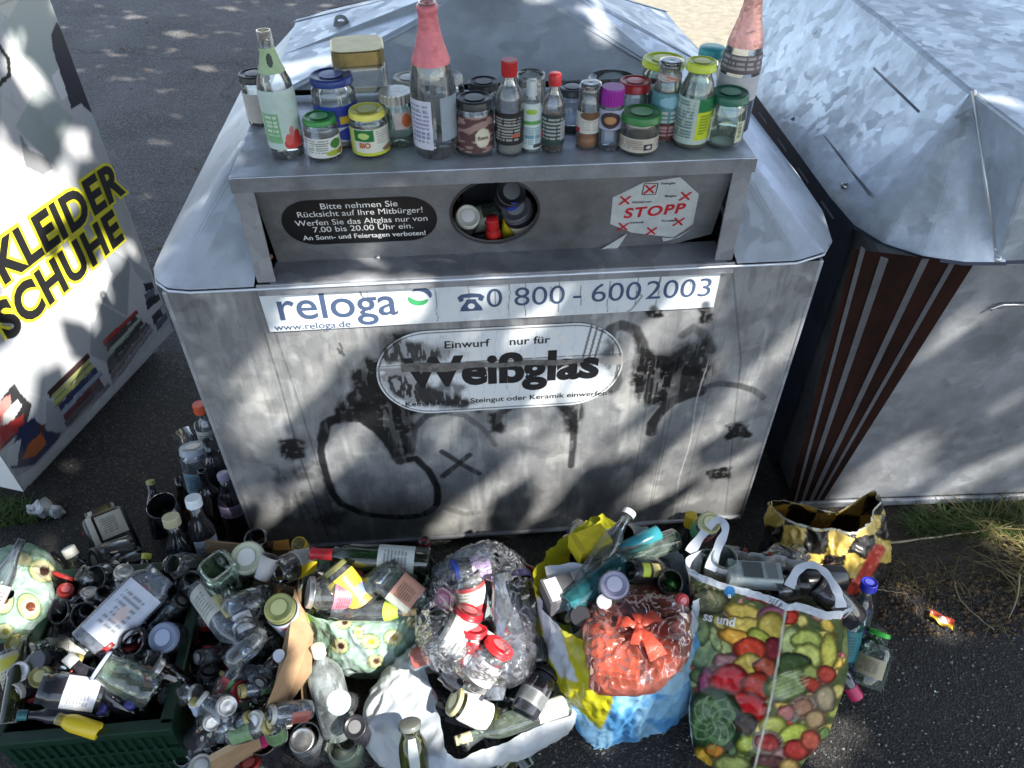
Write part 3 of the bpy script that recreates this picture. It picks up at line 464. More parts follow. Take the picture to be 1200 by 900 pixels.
def ccols(U, V, P):
    x = P[:, 0]; z = P[:, 2]; c = np.zeros((len(x), 4)); c[:] = (.45, .46, .49, 0)
    def D(cx, cy, r, col, a=1.): q = cf(cx, cy); lay(c, ((np.abs(x-q[0])+np.abs(z-q[1])) < r)*a, (*col, 0))
    def PL(px, col, a=1., rough=0): pl = CP(px); rough = min(rough, .012); lay(c, inpoly(x+rough*(fbm(x, z, .04, 7)-.5), z+rough*(fbm(x, z, .04, 8)-.5), pl)*a, (*col, 0))
    for i in range(-1, 7):
        for j in range(0, 13):
            t = ((i*7+j*13) % 5)/5; qx = i*.22+(j % 2)*.11; qz = .1+j*.17; lay(c, ((np.abs(x-qx)/.105+np.abs(z-qz)/.165) < 1)*(t > .35), [(.45, .46, .49, 0), (.52, .52, .53, 0), (.29, .31, .34, 0), (.39, .41, .44, 0), (.50, .50, .52, 0)][int(t*5)])
    PL([(0, 30), (20, 0), (68, 0), (64, 40), (72, 75), (60, 100), (40, 80), (20, 60)], (.38, .42, .42)); PL([(18, 148), (45, 100), (86, 138), (60, 190), (38, 170)], (.36, .40, .40)); PL([(86, 62), (98, 98), (72, 118), (60, 90)], (.62, .63, .66)); PL([(0, 0), (22, 0), (10, 22), (0, 12)], (.5, .52, .5))
    PL([(66, 26), (97, 60), (128, 140), (110, 135), (95, 122), (84, 128), (74, 95), (62, 60), (60, 40)], (.02, .022, .04), 1, .004); PL([(70, 5), (96, 60), (66, 26)], (.33, .35, .36)); PL([(22, 155), (34, 175), (56, 185), (62, 198), (50, 205), (30, 195)], (.16, .17, .18), .8, .004)
    PL([(120, 145), (134, 172), (118, 168), (98, 135), (108, 136)], (.42, .47, .50)); PL([(138, 140), (160, 170), (172, 200), (150, 230), (140, 215)], (.42, .46, .47)); PL([(75, 190), (98, 212), (70, 235), (60, 225)], (.4, .42, .44)); PL([(92, 350), (60, 300), (110, 270), (132, 322), (110, 378)], (.52, .53, .54)); PL([(150, 300), (175, 320), (185, 345), (160, 322)], (.36, .39, .42)); PL([(0, 385), (45, 370), (15, 428), (0, 415)], (.42, .44, .5))
    for (xx, yy), (x2, y2) in zip(((0, 55), (10, 70), (11, 88), (3, 95)), ((10, 70), (11, 88), (3, 95), (0, 98))): lay(c, (sdist(x, z, CP([(xx, yy), (x2, y2)])) < .006), (.02, .02, .02, 0))
    rg = random.Random(3)
    def stack(px0, px1, cols, w):             # a pile of folded clothes: bands between two edges
        a0, a1 = cf(*px0[0]), cf(*px0[1]); b0, b1 = cf(*px1[0]), cf(*px1[1]); n = len(cols)
        for k, col in enumerate(cols):
            s0, s1 = k/n, (k+1)/n; L = lambda A, B, s: (A[0]+(B[0]-A[0])*s, A[1]+(B[1]-A[1])*s); j = [rg.uniform(-.012, .012) for _ in range(4)]
            pl = [L(a0, b0, s0), L(a1, b1, s0), L(a1, b1, s1), L(a0, b0, s1)]; pl[0] = (pl[0][0]+j[0], pl[0][1]); pl[3] = (pl[3][0]+j[0], pl[3][1]); pl[1] = (pl[1][0]+j[1], pl[1][1]); pl[2] = (pl[2][0]+j[1], pl[2][1])
            ww = .010*(fbm(x, z, .05, k+2)-.5); m_ = inpoly(x+ww, z+ww, pl); lay(c, m_, (*col, 0)); lay(c, m_*(sdist(x+ww, z+ww, [pl[3], pl[2]]) < .005), (*[q*.35 for q in col], 0)); lay(c, m_*sst(.55, .75, fbm(x, z*3, .05, k+30))*.4, (*[q*.5 for q in col], 0))
    stack(((57, 458), (102, 414)), ((82, 506), (128, 455)), ((.05, .025, .025), (.42, .44, .18), (.40, .42, .16), (.02, .03, .10), (.28, .34, .45), (.12, .03, .04), (.10, .09, .11), (.22, .20, .22)), .1)
    stack(((121, 398), (158, 365)), ((130, 455), (178, 388)), ((.35, .04, .03), (.05, .05, .06), (.35, .42, .36), (.04, .04, .05), (.09, .08, .09), (.2, .18, .2), (.28, .26, .28)), .1)
    stack(((167, 333), (179, 328)), ((183, 390), (195, 375)), ((.02, .02, .04), (.10, .12, .16), (.02, .02, .03), (.5, .5, .55), (.02, .02, .04), (.1, .1, .14)), .1)
    PL([(0, 468), (18, 450), (22, 460), (38, 475), (30, 500), (0, 530)], (.03, .03, .035), 1, .02); PL([(0, 470), (12, 462), (14, 480), (0, 500)], (.65, .22, .2)); PL([(4, 486), (20, 468), (26, 475), (0, 520)], (.55, .57, .55)); PL([(0, 500), (28, 485), (28, 500), (10, 515), (0, 530)], (.3, .03, .03), 1, .02)
    PL([(22, 500), (40, 490), (55, 505), (72, 508), (60, 528), (40, 548), (18, 560), (8, 545)], (.02, .03, .08), 1, .03); PL([(34, 520), (50, 506), (54, 520), (40, 535), (26, 540)], (.40, .10, .03), 1, .03); PL([(44, 500), (54, 496), (50, 512)], (.08, .03, .02)); PL([(10, 525), (24, 515), (20, 545), (8, 545)], (.55, .57, .6), .9, .02); PL([(0, 540), (10, 545), (20, 560), (14, 566), (0, 556)], (.7, .7, .7))
    PL([(0, 552), (28, 575), (203, 387), (198, 380), (40, 545)], (.55, .56, .58), .6); lay(c, sst(.55, .75, fbm(x, z*.4, .06, 91))*.22, (.25, .24, .22, 0)); lay(c, sst(.25, .0, z-.07)*.4*fbm(x, z, .03, 4), (.12, .11, .09, 0)); lay(c, sst(.003, .0012, np.abs(z-1.32))*.6, (.1, .1, .1, 0)); return c
fp = grid('printed_front', 250, 420, lambda u, v: np.stack([u*CL, 0*u, ZB0+v*(CHH-ZB0)], 1), mat('gloss_print', attr=True, rough=.35), CB, True, ccols)
part('corner_strip', [(-.004, -.003, ZB0), (-.004, .10, ZB0), (-.004, .10, CHH), (-.004, -.003, CHH)], [(0, 1, 2, 3)], mat('white_trim', (.7, .7, .7), .5), CB)
def T3c(x, z, off): return Vector((x, -off, z))
YL = mat('yellow_print', (.80, .74, .04), .5)
for t, pa, pb, sz in (("KLEIDER", (-6, 316), (138, 210), .160), ("SCHUHE", (0, 383), (138, 265), .160)):
    A = cf(*pa); B_ = cf(*pb); cx = (A[0]+B_[0])/2; cz = (A[1]+B_[1])/2; V1, _ = text_vf(t, sz, bold=.02, shear=0, space=1.08); wv = max(v[0] for v in V1)-min(v[0] for v in V1); k = abs(B_[0]-A[0])/wv; an = math.atan2(B_[1]-A[1], B_[0]-A[0])
    put_text(T3c, t, (cx, cz), sz, YL, 'yellow_outline', fp, .002, bold=.10, shear=0, wide=k, ang=an, space=1.08); put_text(T3c, t, (cx, cz), sz, BLK, 'lettering', fp, .004, bold=.040, shear=0, wide=k, ang=an, space=1.08)
# ================================================================== BOTTLES AND JARS
PROF = {'jar': [(.90, 0), (1, .03), (1, .76), (.97, .82), (.84, .88), (.84, 1)], 'round': [(.6, 0), (.85, .04), (1, .2), (1, .6), (.92, .78), (.76, .88), (.76, 1)],
        'pot': [(.9, 0), (1, .03), (1, .84), (.93, .9), (.93, 1)], 'ribbed': [(.9, 0), (1, .04), (1, .2), (.96, .24), (1, .28), (1, .44), (.96, .48), (1, .52), (1, .68), (.9, .78), (.8, .86), (.8, 1)],
        'wine': [(.9, 0), (1, .015), (1, .58), (.95, .65), (.72, .71), (.45, .77), (.38, .83), (.36, .955), (.42, .96), (.42, .985), (.36, 1)],
        'champ': [(.9, 0), (1, .02), (1, .46), (.93, .56), (.76, .66), (.55, .76), (.42, .85), (.36, .94), (.42, .945), (.42, .975), (.35, 1)],
        'sauce': [(.9, 0), (1, .02), (1, .6), (.93, .67), (.6, .76), (.45, .82), (.43, 1)], 'beer': [(.9, 0), (1, .02), (1, .55), (.92, .63), (.55, .76), (.42, .84), (.38, 1)],
        'spice': [(.92, 0), (1, .02), (1, .74), (.9, .79), (.88, 1)], 'tall': [(.9, 0), (1, .02), (1, .62), (.95, .70), (.78, .80), (.66, .86), (.66, 1)],
        'square': [(.93, 0), (1, .02), (1, .8), (.95, .86), (.72, .92), (.72, 1)], 'flask': [(.9, 0), (1, .03), (1, .66), (.85, .74), (.5, .82), (.3, .87), (.3, 1)],
        'bowl': [(.55, 0), (.6, .02), (.85, .5), (1, 1)], 'cup': [(.72, 0), (.74, .02), (1, 1)], 'carton': [(1, 0), (1, .01), (1, .99), (1, 1)]}
def frame(base, axis, roll=0):
    z = Vector(axis).normalized(); tc = (CAM-Vector(base)); y = -(tc-z*tc.dot(z))
    if y.length < 1e-3: y = Vector((0, 1, 0))
    y.normalize(); x = y.cross(z); M = Matrix(((x.x, y.x, z.x, 0), (x.y, y.y, z.y, 0), (x.z, y.z, z.z, 0), (0, 0, 0, 1)))
    return Matrix.Translation(base) @ M @ Matrix.Rotation(R(roll), 4, 'Z')
def rad_at(pf, h):
    for (r0, z0), (r1, z1) in zip(pf[:-1], pf[1:]):
        if z0 <= h <= z1: return r0+(r1-r0)*(h-z0)/max(1e-9, z1-z0)
    return pf[-1][0]
def sq(V, r, flat=1., pw=5):                                   # turn a round section into a rounded square one
    o = []
    for v in V:
        rho = math.hypot(v.x, v.y)
        if rho > 1e-6:
            c, s = abs(v.x)/rho, abs(v.y)/rho; k = 1/((c**pw+s**pw)**(1/pw)); o.append(Vector((v.x*k, v.y*k*flat, v.z)))
        else: o.append(Vector(v))
    return o
def labmesh(par, pf, r, L, lb, square, flat, fine):
    z0, z1, arc, rot = lb['z0'], lb['z1'], lb.get('arc', 160), lb.get('rot', 0); nu, nv = (72, 48) if fine else (34, 22); off = .0009
    def fn(u, v):
        a = R(-90+rot)+(u-.5)*R(arc); h = z0+(z1-z0)*v; rr = np.array([rad_at(pf, q) for q in h])*r+off; P = np.stack([rr*np.cos(a), rr*np.sin(a), h*L], 1)
        if square: P = np.array([tuple(q) for q in sq([Vector(p) for p in P], r, flat)])
        return P
    def co(u, v, P):
        c = np.zeros((len(u), 4)); c[:, :3] = lb.get('base', (.7, .7, .68)); c[:, 3] = 1; a = u*2-1
        for m in lb.get('marks', []):
            k = m[0]
            if k == 'rect': lay(c, (a >= m[1])*(a <= m[2])*(v >= m[3])*(v <= m[4]), (*m[5], 1))
            elif k == 'ell': lay(c, (((a-m[1])/m[3])**2+((v-m[2])/m[4])**2 < 1), (*m[5], 1))
            elif k == 'lines': lay(c, (a >= m[1])*(a <= m[2])*(v >= m[3])*(v <= m[4])*(((v-m[3])/(m[4]-m[3])*m[6]) % 1 > .45)*(vn(u*60, np.floor(v*m[6]*1.), 2., 5) > .3), (*m[5], 1))
            elif k == 'speck': lay(c, (vn(u*40, v*40, m[2], m[3] if len(m) > 3 else 4) > m[4] if len(m) > 4 else vn(u*40, v*40, m[2], 4) > .6), (*m[1], 1))
        return c
    g = grid('label', nu, nv, fn, PRINT, par, True, co)
    for m in lb.get('marks', []):
        if m[0] == 'text':
            V, Fc = text_vf(m[4], m[3]*L, bold=m[6] if len(m) > 6 else .02); ac = R(-90+rot)+m[1]*R(arc)/2; hc = (z0+(z1-z0)*m[2])*L; out = []
            for x, y in V: h = hc+y; rr = rad_at(pf, min(1, max(0, h/L)))*r+off*2.2; a = ac+x/rr; out.append(Vector((rr*math.cos(a), rr*math.sin(a), h)))
            part('lettering', out, Fc, cm(m[5]), g)
def vessel(name, cat, label, kind, base, axis, r, L, glass='clear', cap=None, labs=(), fill=None, foil=None, group=None, roll=0, flat=1., fine=False, n=30, solid=None):
    """cap=(rgb, height fraction, radius factor, style)  fill=(rgb, 0..1)  foil=(rgb, from h)"""
    pf = PROF[kind]; M = frame(base, axis, roll); t = empty(name, M, label, cat, group); isq = kind in ('square', 'carton', 'flask') and kind != 'flask' or flat != 1.
    pr = [(max(q*r, 1e-4), h*L) for q, h in pf]; inn = [(q-.0022, z) for q, z in pr[::-1] if z > .05*L][:3]
    b = MB(); b.lathe([(1e-4, .006), (pr[0][0]*.75, .004), (pr[0][0]*.9, 0)]+pr+inn, n)
    if isq: b.V = sq(b.V, r, flat)
    m = solid if solid else GL[glass]
    b.build('body', m, t, True)
    if fill:
        b = MB(); h1 = fill[1]*L; pts = [(1e-4, .006)]+[(max(1e-4, q*r-.003), max(.006, h*L)) for q, h in pf if h*L < h1]+[(rad_at(pf, fill[1])*r-.003, h1), (1e-4, h1+.002)]
        b.lathe(pts, 20)
        if isq: b.V = sq(b.V, r, flat)
        b.build('contents', cm(fill[0], .35), t, True)
    if foil:
        b = MB(); b.lathe([(rad_at(pf, h)*r+.0012+.0006*(k % 2), h*L) for k, h in enumerate(np.linspace(foil[1], .985, 14))]+[(1e-4, L*1.004)], n); b.build('foil', foil[2] if len(foil) > 2 else cm(foil[0], .35, .3, bump=.4, bscale=90), t, True)
    if cap:
        rgb, hf, rf, st = cap; hf = hf*.72 if st == 'lid' else hf; rc = pf[-1][0]*r*rf; z0 = L*(1-hf)+.001; z1 = L+.003; mt = rgb if not isinstance(rgb, tuple) else cm(rgb, .35, .0)
        b = MB()
        if st == 'lid': b.lathe([(rc*.98, z0), (rc*1.03, z0+.001), (rc*1.03, z0+.003), (rc, z0+.004), (rc, z1-.003), (rc*.96, z1), (rc*.86, z1+.0005), (rc*.82, z1-.001), (rc*.4, z1-.001), (1e-4, z1)], n)
        elif st == 'ridge':
            b.lathe([(rc, z0), (rc, z0+(z1-z0)*.1), (rc, z1-(z1-z0)*.12), (rc*.94, z1), (rc*.5, z1), (1e-4, z1)], 48)
            for i, v in enumerate(b.V):
                if (i % 48) % 2 and math.hypot(v.x, v.y) > rc*.97: v.x *= .955; v.y *= .955
        elif st == 'glass': b.lathe([(rc, z0), (rc*1.02, (z0+z1)/2), (rc*.96, z1), (rc*.7, z1+.001), (1e-4, z1-.001)], n)
        else: b.lathe([(rc, z0), (rc, z1-.002), (rc*.93, z1), (1e-4, z1)], n)
        if isq and rf > 1.1: b.V = sq(b.V, rc, flat)
        cp = b.build('lid', GL['clear'] if st == 'glass' else mt, t, st != 'ridge' and not (isq and rf > 1.1))
        if st == 'lid' and isinstance(rgb, tuple): b = MB(); b.lathe([(rc*.55, z1+.0006), (1e-4, z1+.0012)], 20); b.build('lid_print', cm(tuple(min(.75, c*1.5+.12) for c in rgb), .35), cp, True)
    for lb in labs: labmesh(t, pf, r, L, lb, isq, flat, fine)
    return t
GRN = (.03, .26, .05); DKG = (.01, .13, .07); RED = (.48, .015, .02); YEL = (.80, .76, .03); WH = (.72, .72, .69); BK = (.015, .015, .018); BLU = (.02, .05, .32); LIME = (.62, .74, .02); SIL = (.5, .5, .5); GLD = mat('brushed_gold', (.42, .33, .14), .3, .75, var=.2, vscale=30); SV = mat('tin_lid', (.5, .49, .47), .35, .7, var=.3, vscale=60)
GR = 'jars and bottles left standing on the container ledge'
def L_(name, cat, label, kind, u, vf, wpx, vt, z=None, **k):
    """u, vf: foot of the front of the base, wpx its width, vt the height of its top; all in pixels of a 1200 px photograph"""
    z = ZL if z is None else z; p = G(u, vf, z); dp = depth(p); r = wpx/F*dp/2; f = Vector((p.x, p.y, 0)).normalized(); c = p+f*r; c.z = z+.0008
    d = ray(u, vt); hp = math.hypot(c.x, c.y); tt = hp/math.hypot(d.x, d.y); top = CH+d.z*tt; L = max(.02, top-z)
    # the top is seen at its back rim for lids: allow for half the radius
    return vessel(name, cat, label, kind, c, (0, 0, 1), r, L, group=GR, fine=True, n=40, **k)
L_('bottle', 'bottle', 'clear lemonade bottle with green neck paper and raspberries, first from the left on the ledge', 'beer', 340, 189, 40, 33, glass='clear',
   labs=[dict(z0=.10, z1=.58, arc=170, base=(.50, .62, .58), marks=[('rect', -1, -.1, .12, .62, (.20, .42, .22)), ('lines', -.9, -.2, .2, .58, (.6, .7, .6), 5), ('ell', .35, .10, .42, .12, (.55, .05, .05)), ('ell', .15, .17, .16, .10, (.62, .12, .10)), ('ell', .5, .2, .15, .12, (.5, .03, .03)), ('ell', .3, .3, .10, .1, (.6, .2, .2))]),
         dict(z0=.70, z1=.88, arc=330, base=(.38, .52, .30), marks=[('ell', 0, .55, .12, .28, (.01, .03, .02))])])
L_('jar', 'jar', 'small jar with green lid and white herb label, front left of the ledge', 'jar', 383, 191, 40, 137, cap=(GRN, .16, 1.12, 'lid'), labs=[dict(z0=.12, z1=.62, arc=170, marks=[('lines', -.9, .2, .2, .9, (.25, .3, .25), 6), ('ell', .5, .65, .25, .25, (.05, .2, .03)), ('ell', .35, .2, .3, .15, (.35, .45, .05)), ('ell', .7, .2, .2, .15, (.3, .2, .02))])])
L_('jar', 'jar', 'baby food jar with yellow lid and BIO label on the ledge', 'jar', 437, 187, 44, 129, cap=((.80, .74, .12), .17, 1.12, 'lid'), fill=((.55, .56, .4), .5), labs=[dict(z0=.08, z1=.72, arc=200, base=(.70, .70, .6), marks=[('rect', -.5, .1, .55, .97, (.01, .16, .04)), ('ell', -.2, .75, .17, .12, (.5, .65, .2)), ('text', -.18, .40, .17, 'BIO', (.5, .12, .02), .04), ('rect', -1, -.5, .1, 1, (.62, .66, .2)), ('rect', -1, 1, 0, .12, (.55, .62, .05)), ('lines', .2, .95, .4, .9, (.4, .4, .4), 6), ('ell', .6, .2, .25, .1, (.25, .15, .1))])])
L_('jar', 'jar', 'mayonnaise jar with blue lid behind the small green-lidded jar', 'jar', 401, 176, 50, 88, cap=((.01, .035, .22), .13, 1.14, 'lid'), fill=((.6, .62, .6), .06), labs=[dict(z0=.12, z1=.66, arc=220, base=(.02, .05, .34), marks=[('rect', -1, 1, 0, .42, (.66, .66, .68)), ('ell', .45, .2, .5, .22, (.03, .06, .4)), ('rect', .05, 1, .50, .72, (.75, .5, .05)), ('text', .45, .61, .12, 'THO', (.12, .02, .02), .05), ('text', .5, .2, .08, 'MAYO', (.8, .8, .8), .03)])])
L_('jar', 'jar', 'big square coffee jar with golden cap at the back of the ledge', 'square', 432, 160, 62, 52, cap=(GLD, .20, 1.32, 'plain'))
L_('jar', 'jar', 'clear jar with ribbed tin lid beside the pink-necked bottle', 'round', 470, 177, 44, 108, cap=(SV, .15, 1.16, 'ridge'), labs=[dict(z0=.42, z1=.74, arc=60, rot=20, base=(.5, .42, .4), marks=[('ell', .2, .5, .5, .4, (.5, .12, .03))])], glass='pale')
L_('jar', 'jar', 'jar with cream lid half hidden left behind the pink-necked bottle', 'round', 484, 152, 40, 92, cap=((.55, .55, .48), .14, 1.2, 'lid'))
L_('jar', 'jar', 'jar with pale lid and grey label right behind the pink-necked bottle', 'jar', 527, 160, 40, 90, cap=((.50, .50, .46), .14, 1.1, 'lid'), labs=[dict(z0=.2, z1=.75, arc=150, base=(.35, .40, .46))])
L_('wine_bottle', 'bottle', 'tall clear sparkling bottle with pink neck foil on the ledge', 'champ', 513, 189, 52, 2, foil=((.62, .16, .20), .63, mat('pink_foil', (.70, .19, .22), .4, .15, var=.18, vscale=40, bump=.3, bscale=70)), glass='clear', labs=[dict(z0=.08, z1=.42, arc=75, rot=-45, base=(.62, .62, .72), marks=[('lines', -.8, .8, .1, .9, (.25, .25, .4), 9)]), dict(z0=.14, z1=.44, arc=60, rot=45, base=(.30, .36, .42))])
L_('jar', 'jar', 'jar with black and white lid behind the chocolate jar', 'jar', 568, 158, 36, 97, cap=(BK, .18, 1.15, 'lid'), glass='grey')
L_('jar', 'jar', 'chocolate spread jar with black lid and round cream label, right of the pink-necked bottle', 'jar', 558, 186, 43, 116, cap=(BK, .19, 1.12, 'lid'), fill=((.035, .015, .015), .42), labs=[dict(z0=.10, z1=.78, arc=300, base=(.10, .045, .045), marks=[('speck', (.34, .22, .2), 3., 4, .56), ('ell', .16, .42, .17, .27, (.66, .62, .5)), ('text', .16, .42, .10, 'Extra', (.1, .05, .03), .02)])])
L_('bottle', 'bottle', 'vinegar bottle with red cap and black label on the ledge', 'sauce', 597, 185, 32, 72, cap=(RED, .15, 1.3, 'ridge'), fill=((.35, .36, .33), .10), labs=[dict(z0=.14, z1=.50, arc=200, base=(.012, .012, .014), marks=[('lines', -.7, .5, .1, .85, (.35, .35, .33), 8), ('ell', .3, .3, .2, .06, (.5, .1, .05))])])
L_('jar', 'jar', 'clear lidless jar behind the red-capped vinegar bottle', 'pot', 621, 152, 34, 86)
L_('bottle', 'bottle', 'slim clear bottle with white nozzle and green text label', 'sauce', 622, 180, 24, 96, cap=((.6, .66, .68), .20, 1.15, 'plain'), glass='white', labs=[dict(z0=.06, z1=.72, arc=220, base=(.60, .68, .68), marks=[('lines', -.6, .6, .1, .5, (.15, .3, .4), 9), ('rect', -.5, .5, .56, .64, (.1, .35, .08)), ('ell', 0, .85, .3, .06, (.3, .5, .05)), ('rect', .1, .6, .03, .12, (.05, .05, .05))])])
L_('bottle', 'bottle', 'small brown sauce bottle with red cap and dark label', 'sauce', 647, 181, 26, 88, cap=((.40, .015, .02), .13, 1.3, 'plain'), fill=((.10, .035, .008), .5), labs=[dict(z0=.12, z1=.52, arc=230, base=(.02, .05, .045), marks=[('lines', -.7, .5, .15, .9, (.4, .4, .4), 6), ('ell', -.7, .3, .2, .15, (.45, .02, .02)), ('rect', .35, .9, .15, .8, (.35, .35, .38))])])
L_('jar', 'jar', 'dark-lidded jar half hidden behind the small sauce bottle', 'jar', 668, 158, 34, 103, cap=((.02, .03, .05), .2, 1.15, 'lid'), glass='grey')
L_('spice_jar', 'spice jar', 'spice shaker with clear cap and orange powder', 'spice', 687, 177, 27, 99, cap=((.5, .5, .48), .22, 1.08, 'glass'), fill=((.55, .20, .06), .20), labs=[dict(z0=.28, z1=.62, arc=210, base=(.60, .60, .56), marks=[('rect', -1, -.4, 0, .25, (.4, .02, .02)), ('ell', .1, .85, .5, .2, (.15, .08, .04)), ('lines', -.3, .8, .1, .6, (.5, .45, .4), 4)])])
L_('spice_jar', 'spice jar', 'spice shaker with purple cap and dark round picture', 'spice', 712, 179, 27, 103, cap=((.32, .02, .32), .26, 1.12, 'ridge'), glass='grey', labs=[dict(z0=.38, z1=.70, arc=210, base=(.40, .42, .55), marks=[('ell', 0, .5, .5, .42, (.05, .03, .04)), ('ell', 0, .5, .28, .2, (.5, .25, .1))])])
L_('glass_bowl', 'bowl', 'wide empty glass bowl behind the spice jars', 'bowl', 715, 128, 58, 92)
L_('jar', 'jar', 'jar with dark red lid behind the low green-lidded jar', 'jar', 738, 158, 36, 96, cap=((.40, .012, .02), .22, 1.2, 'lid'), labs=[dict(z0=.1, z1=.5, arc=200, base=(.35, .08, .06), marks=[('speck', (.55, .5, .48), 4., 4, .5)])])
L_('jar', 'jar', 'low squat jar with green lid and beige label in front row', 'pot', 746, 185, 45, 132, cap=((.03, .20, .04), .25, 1.1, 'lid'), fill=((.05, .04, .025), .55), labs=[dict(z0=.13, z1=.50, arc=230, base=(.55, .50, .42), marks=[('lines', -.8, .1, .15, .85, (.25, .2, .18), 5), ('rect', .15, .4, .15, .6, (.03, .03, .03)), ('ell', .28, .38, .07, .12, (.6, .6, .6)), ('lines', .45, .9, .2, .8, (.2, .2, .2), 6)])])
L_('jar', 'jar', 'large jar with wide lime-green lid at the back of the ledge', 'jar', 768, 150, 46, 70, cap=(LIME, .12, 1.25, 'lid'), glass='pale', labs=[dict(z0=.2, z1=.6, arc=190, base=(.4, .5, .45), marks=[('lines', -.8, .8, .1, .9, (.1, .3, .3), 7)])])
L_('plastic_cup', 'cup', 'clear tall tumbler with red and teal print in front of the lime-lidded jar', 'tall', 774, 169, 33, 72, cap=((.55, .6, .66), .10, 1.3, 'glass'), labs=[dict(z0=.05, z1=.66, arc=240, base=(.10, .03, .03), marks=[('rect', -1, 1, .38, 1, (.12, .3, .34)), ('ell', .2, .82, .4, .12, (.3, .55, .65)), ('lines', -.6, .7, .35, .62, (.65, .65, .6), 3), ('lines', -.6, .7, .05, .3, (.5, .3, .3), 3)]), dict(z0=.80, z1=.88, arc=250, base=(.5, .2, .1), marks=[('speck', (.5, .5, .5), 4., 4, .5)])])
L_('jar', 'jar', 'jar with turquoise lid behind the tall yellow-labelled jar', 'tall', 821, 140, 34, 56, cap=((.05, .42, .46), .11, 1.3, 'plain'))
L_('jar', 'jar', 'tall slim jar with lime cap and yellow-green stripe label', 'tall', 806, 177, 40, 72, cap=((.60, .72, .04), .12, 1.26, 'lid'), fill=((.28, .20, .12), .10), glass='pale', labs=[dict(z0=.08, z1=.64, arc=230, base=(.48, .58, .52), marks=[('lines', -.9, .0, .1, .95, (.15, .25, .25), 12), ('rect', .1, .75, .1, .72, (.58, .66, .03)), ('rect', .1, .75, .72, 1, (.01, .18, .06)), ('lines', .2, .6, .2, .65, (.25, .35, .02), 7)])])
L_('wine_bottle', 'bottle', 'sparkling bottle with rose and copper neck foil, last at the right end of the ledge', 'champ', 852, 160, 44, -26, foil=((.6, .25, .2), .60, mat('rose_foil', (.72, .36, .32), .32, .4, var=.35, vscale=25, bump=.3, bscale=70)), glass='grey', labs=[dict(z0=.25, z1=.42, arc=200, base=(.58, .56, .60)), dict(z0=.44, z1=.56, arc=190, base=(.16, .13, .14), marks=[('lines', -.8, .8, .1, .9, (.45, .42, .45), 3)])])
L_('jar', 'jar', 'jar with dark green lid and barcode side label, right end front', 'round', 843, 178, 46, 108, cap=(DKG, .2, 1.22, 'lid'), fill=((.5, .55, .52), .05), glass='pale', labs=[dict(z0=.15, z1=.62, arc=50, rot=-62, base=(.6, .64, .64), marks=[('lines', -.8, .8, .1, .9, (.2, .25, .25), 8)]), dict(z0=.16, z1=.58, arc=28, rot=52, base=(.62, .64, .45), marks=[('lines', -.7, .4, .2, .9, (.02, .02, .02), 9)])])
L_('jar', 'jar', 'jar with black lid behind the raspberry lemonade bottle', 'jar', 311, 150, 34, 86, cap=(BK, .17, 1.2, 'lid'), labs=[dict(z0=.1, z1=.7, arc=160, base=(.5, .48, .45))])
# bottles lying inside the container, seen through the slot
def inb(x, y, z): return W(x, y, z)
GI = 'glass lying inside the container behind the slot'
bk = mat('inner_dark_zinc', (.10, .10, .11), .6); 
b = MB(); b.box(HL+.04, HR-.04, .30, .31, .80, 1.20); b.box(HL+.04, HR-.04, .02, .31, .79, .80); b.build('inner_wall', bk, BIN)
for a in (('blue-capped yellow tube inside the slot', 'tall', (.045, .14, .95), (.1, -.15, .9), .018, .15, 'white', (BLU, .2, 1.3, 'plain'), [dict(z0=.05, z1=.8, arc=300, base=(.75, .62, .02))]),
          ('red ketchup bottle inside the slot', 'tall', (.018, .12, .93), (-.05, -.2, .9), .018, .14, 'clear', (RED, .2, 1.2, 'plain'), [dict(z0=.05, z1=.8, arc=300, base=(.5, .02, .02))]),
          ('jar with cream label inside the slot, upper right', 'jar', (.11, .16, .98), (-.3, -.35, .7), .04, .12, 'dark', ((.1, .1, .11), .15, 1.1, 'lid'), [dict(z0=.2, z1=.8, arc=120, base=(.62, .55, .4))]),
          ('brown bottle leaning inside the slot, upper left', 'beer', (-.12, .2, .95), (.25, -.1, .8), .03, .24, 'brown', None, [dict(z0=.1, z1=.5, arc=200, base=(.3, .16, .08))]),
          ('green bottle lying inside the slot, lower left', 'beer', (-.10, .17, 1.0), (.6, .0, .15), .03, .2, 'pale', ((.5, .4, .1), .1, 1.2, 'plain'), [dict(z0=.1, z1=.5, arc=200, base=(.5, .52, .4))]),
          ('white lidded jar on the left inside the slot', 'jar', (-.055, .16, 1.0), (.1, -.5, .6), .03, .09, 'clear', ((.55, .55, .5), .15, 1.1, 'lid'), []),
          ('black jar on top of the heap inside the slot', 'jar', (.045, .20, 1.06), (.1, -.7, .5), .038, .10, 'dark', (BK, .2, 1.1, 'lid'), []),
          ('clear jar lying inside the slot, lower right', 'jar', (.13, .15, .985), (-.6, -.1, .2), .032, .09, 'clear', None, [])):
    vessel('bottle' if a[1] != 'jar' else 'jar', 'bottle' if a[1] != 'jar' else 'jar', a[0], a[1], inb(*a[2]), MBIN.to_3x3() @ Vector(a[3]), a[4], a[5], a[6], a[7], a[8], group=GI)
tag(part('glass_heap', [inb(-.3+.6*i/14, .10+.19*j/6, .93+.05*math.sin(i*1.7)*math.cos(j*2.1)-.1*abs(i-7)/14) for j in range(7) for i in range(15)], [(j*15+i, j*15+i+1, (j+1)*15+i+1, (j+1)*15+i) for j in range(6) for i in range(14)], cm((.03, .04, .035), .2)), 'dark heap of broken glass filling the container behind the slot', 'glass heap', kind='stuff')
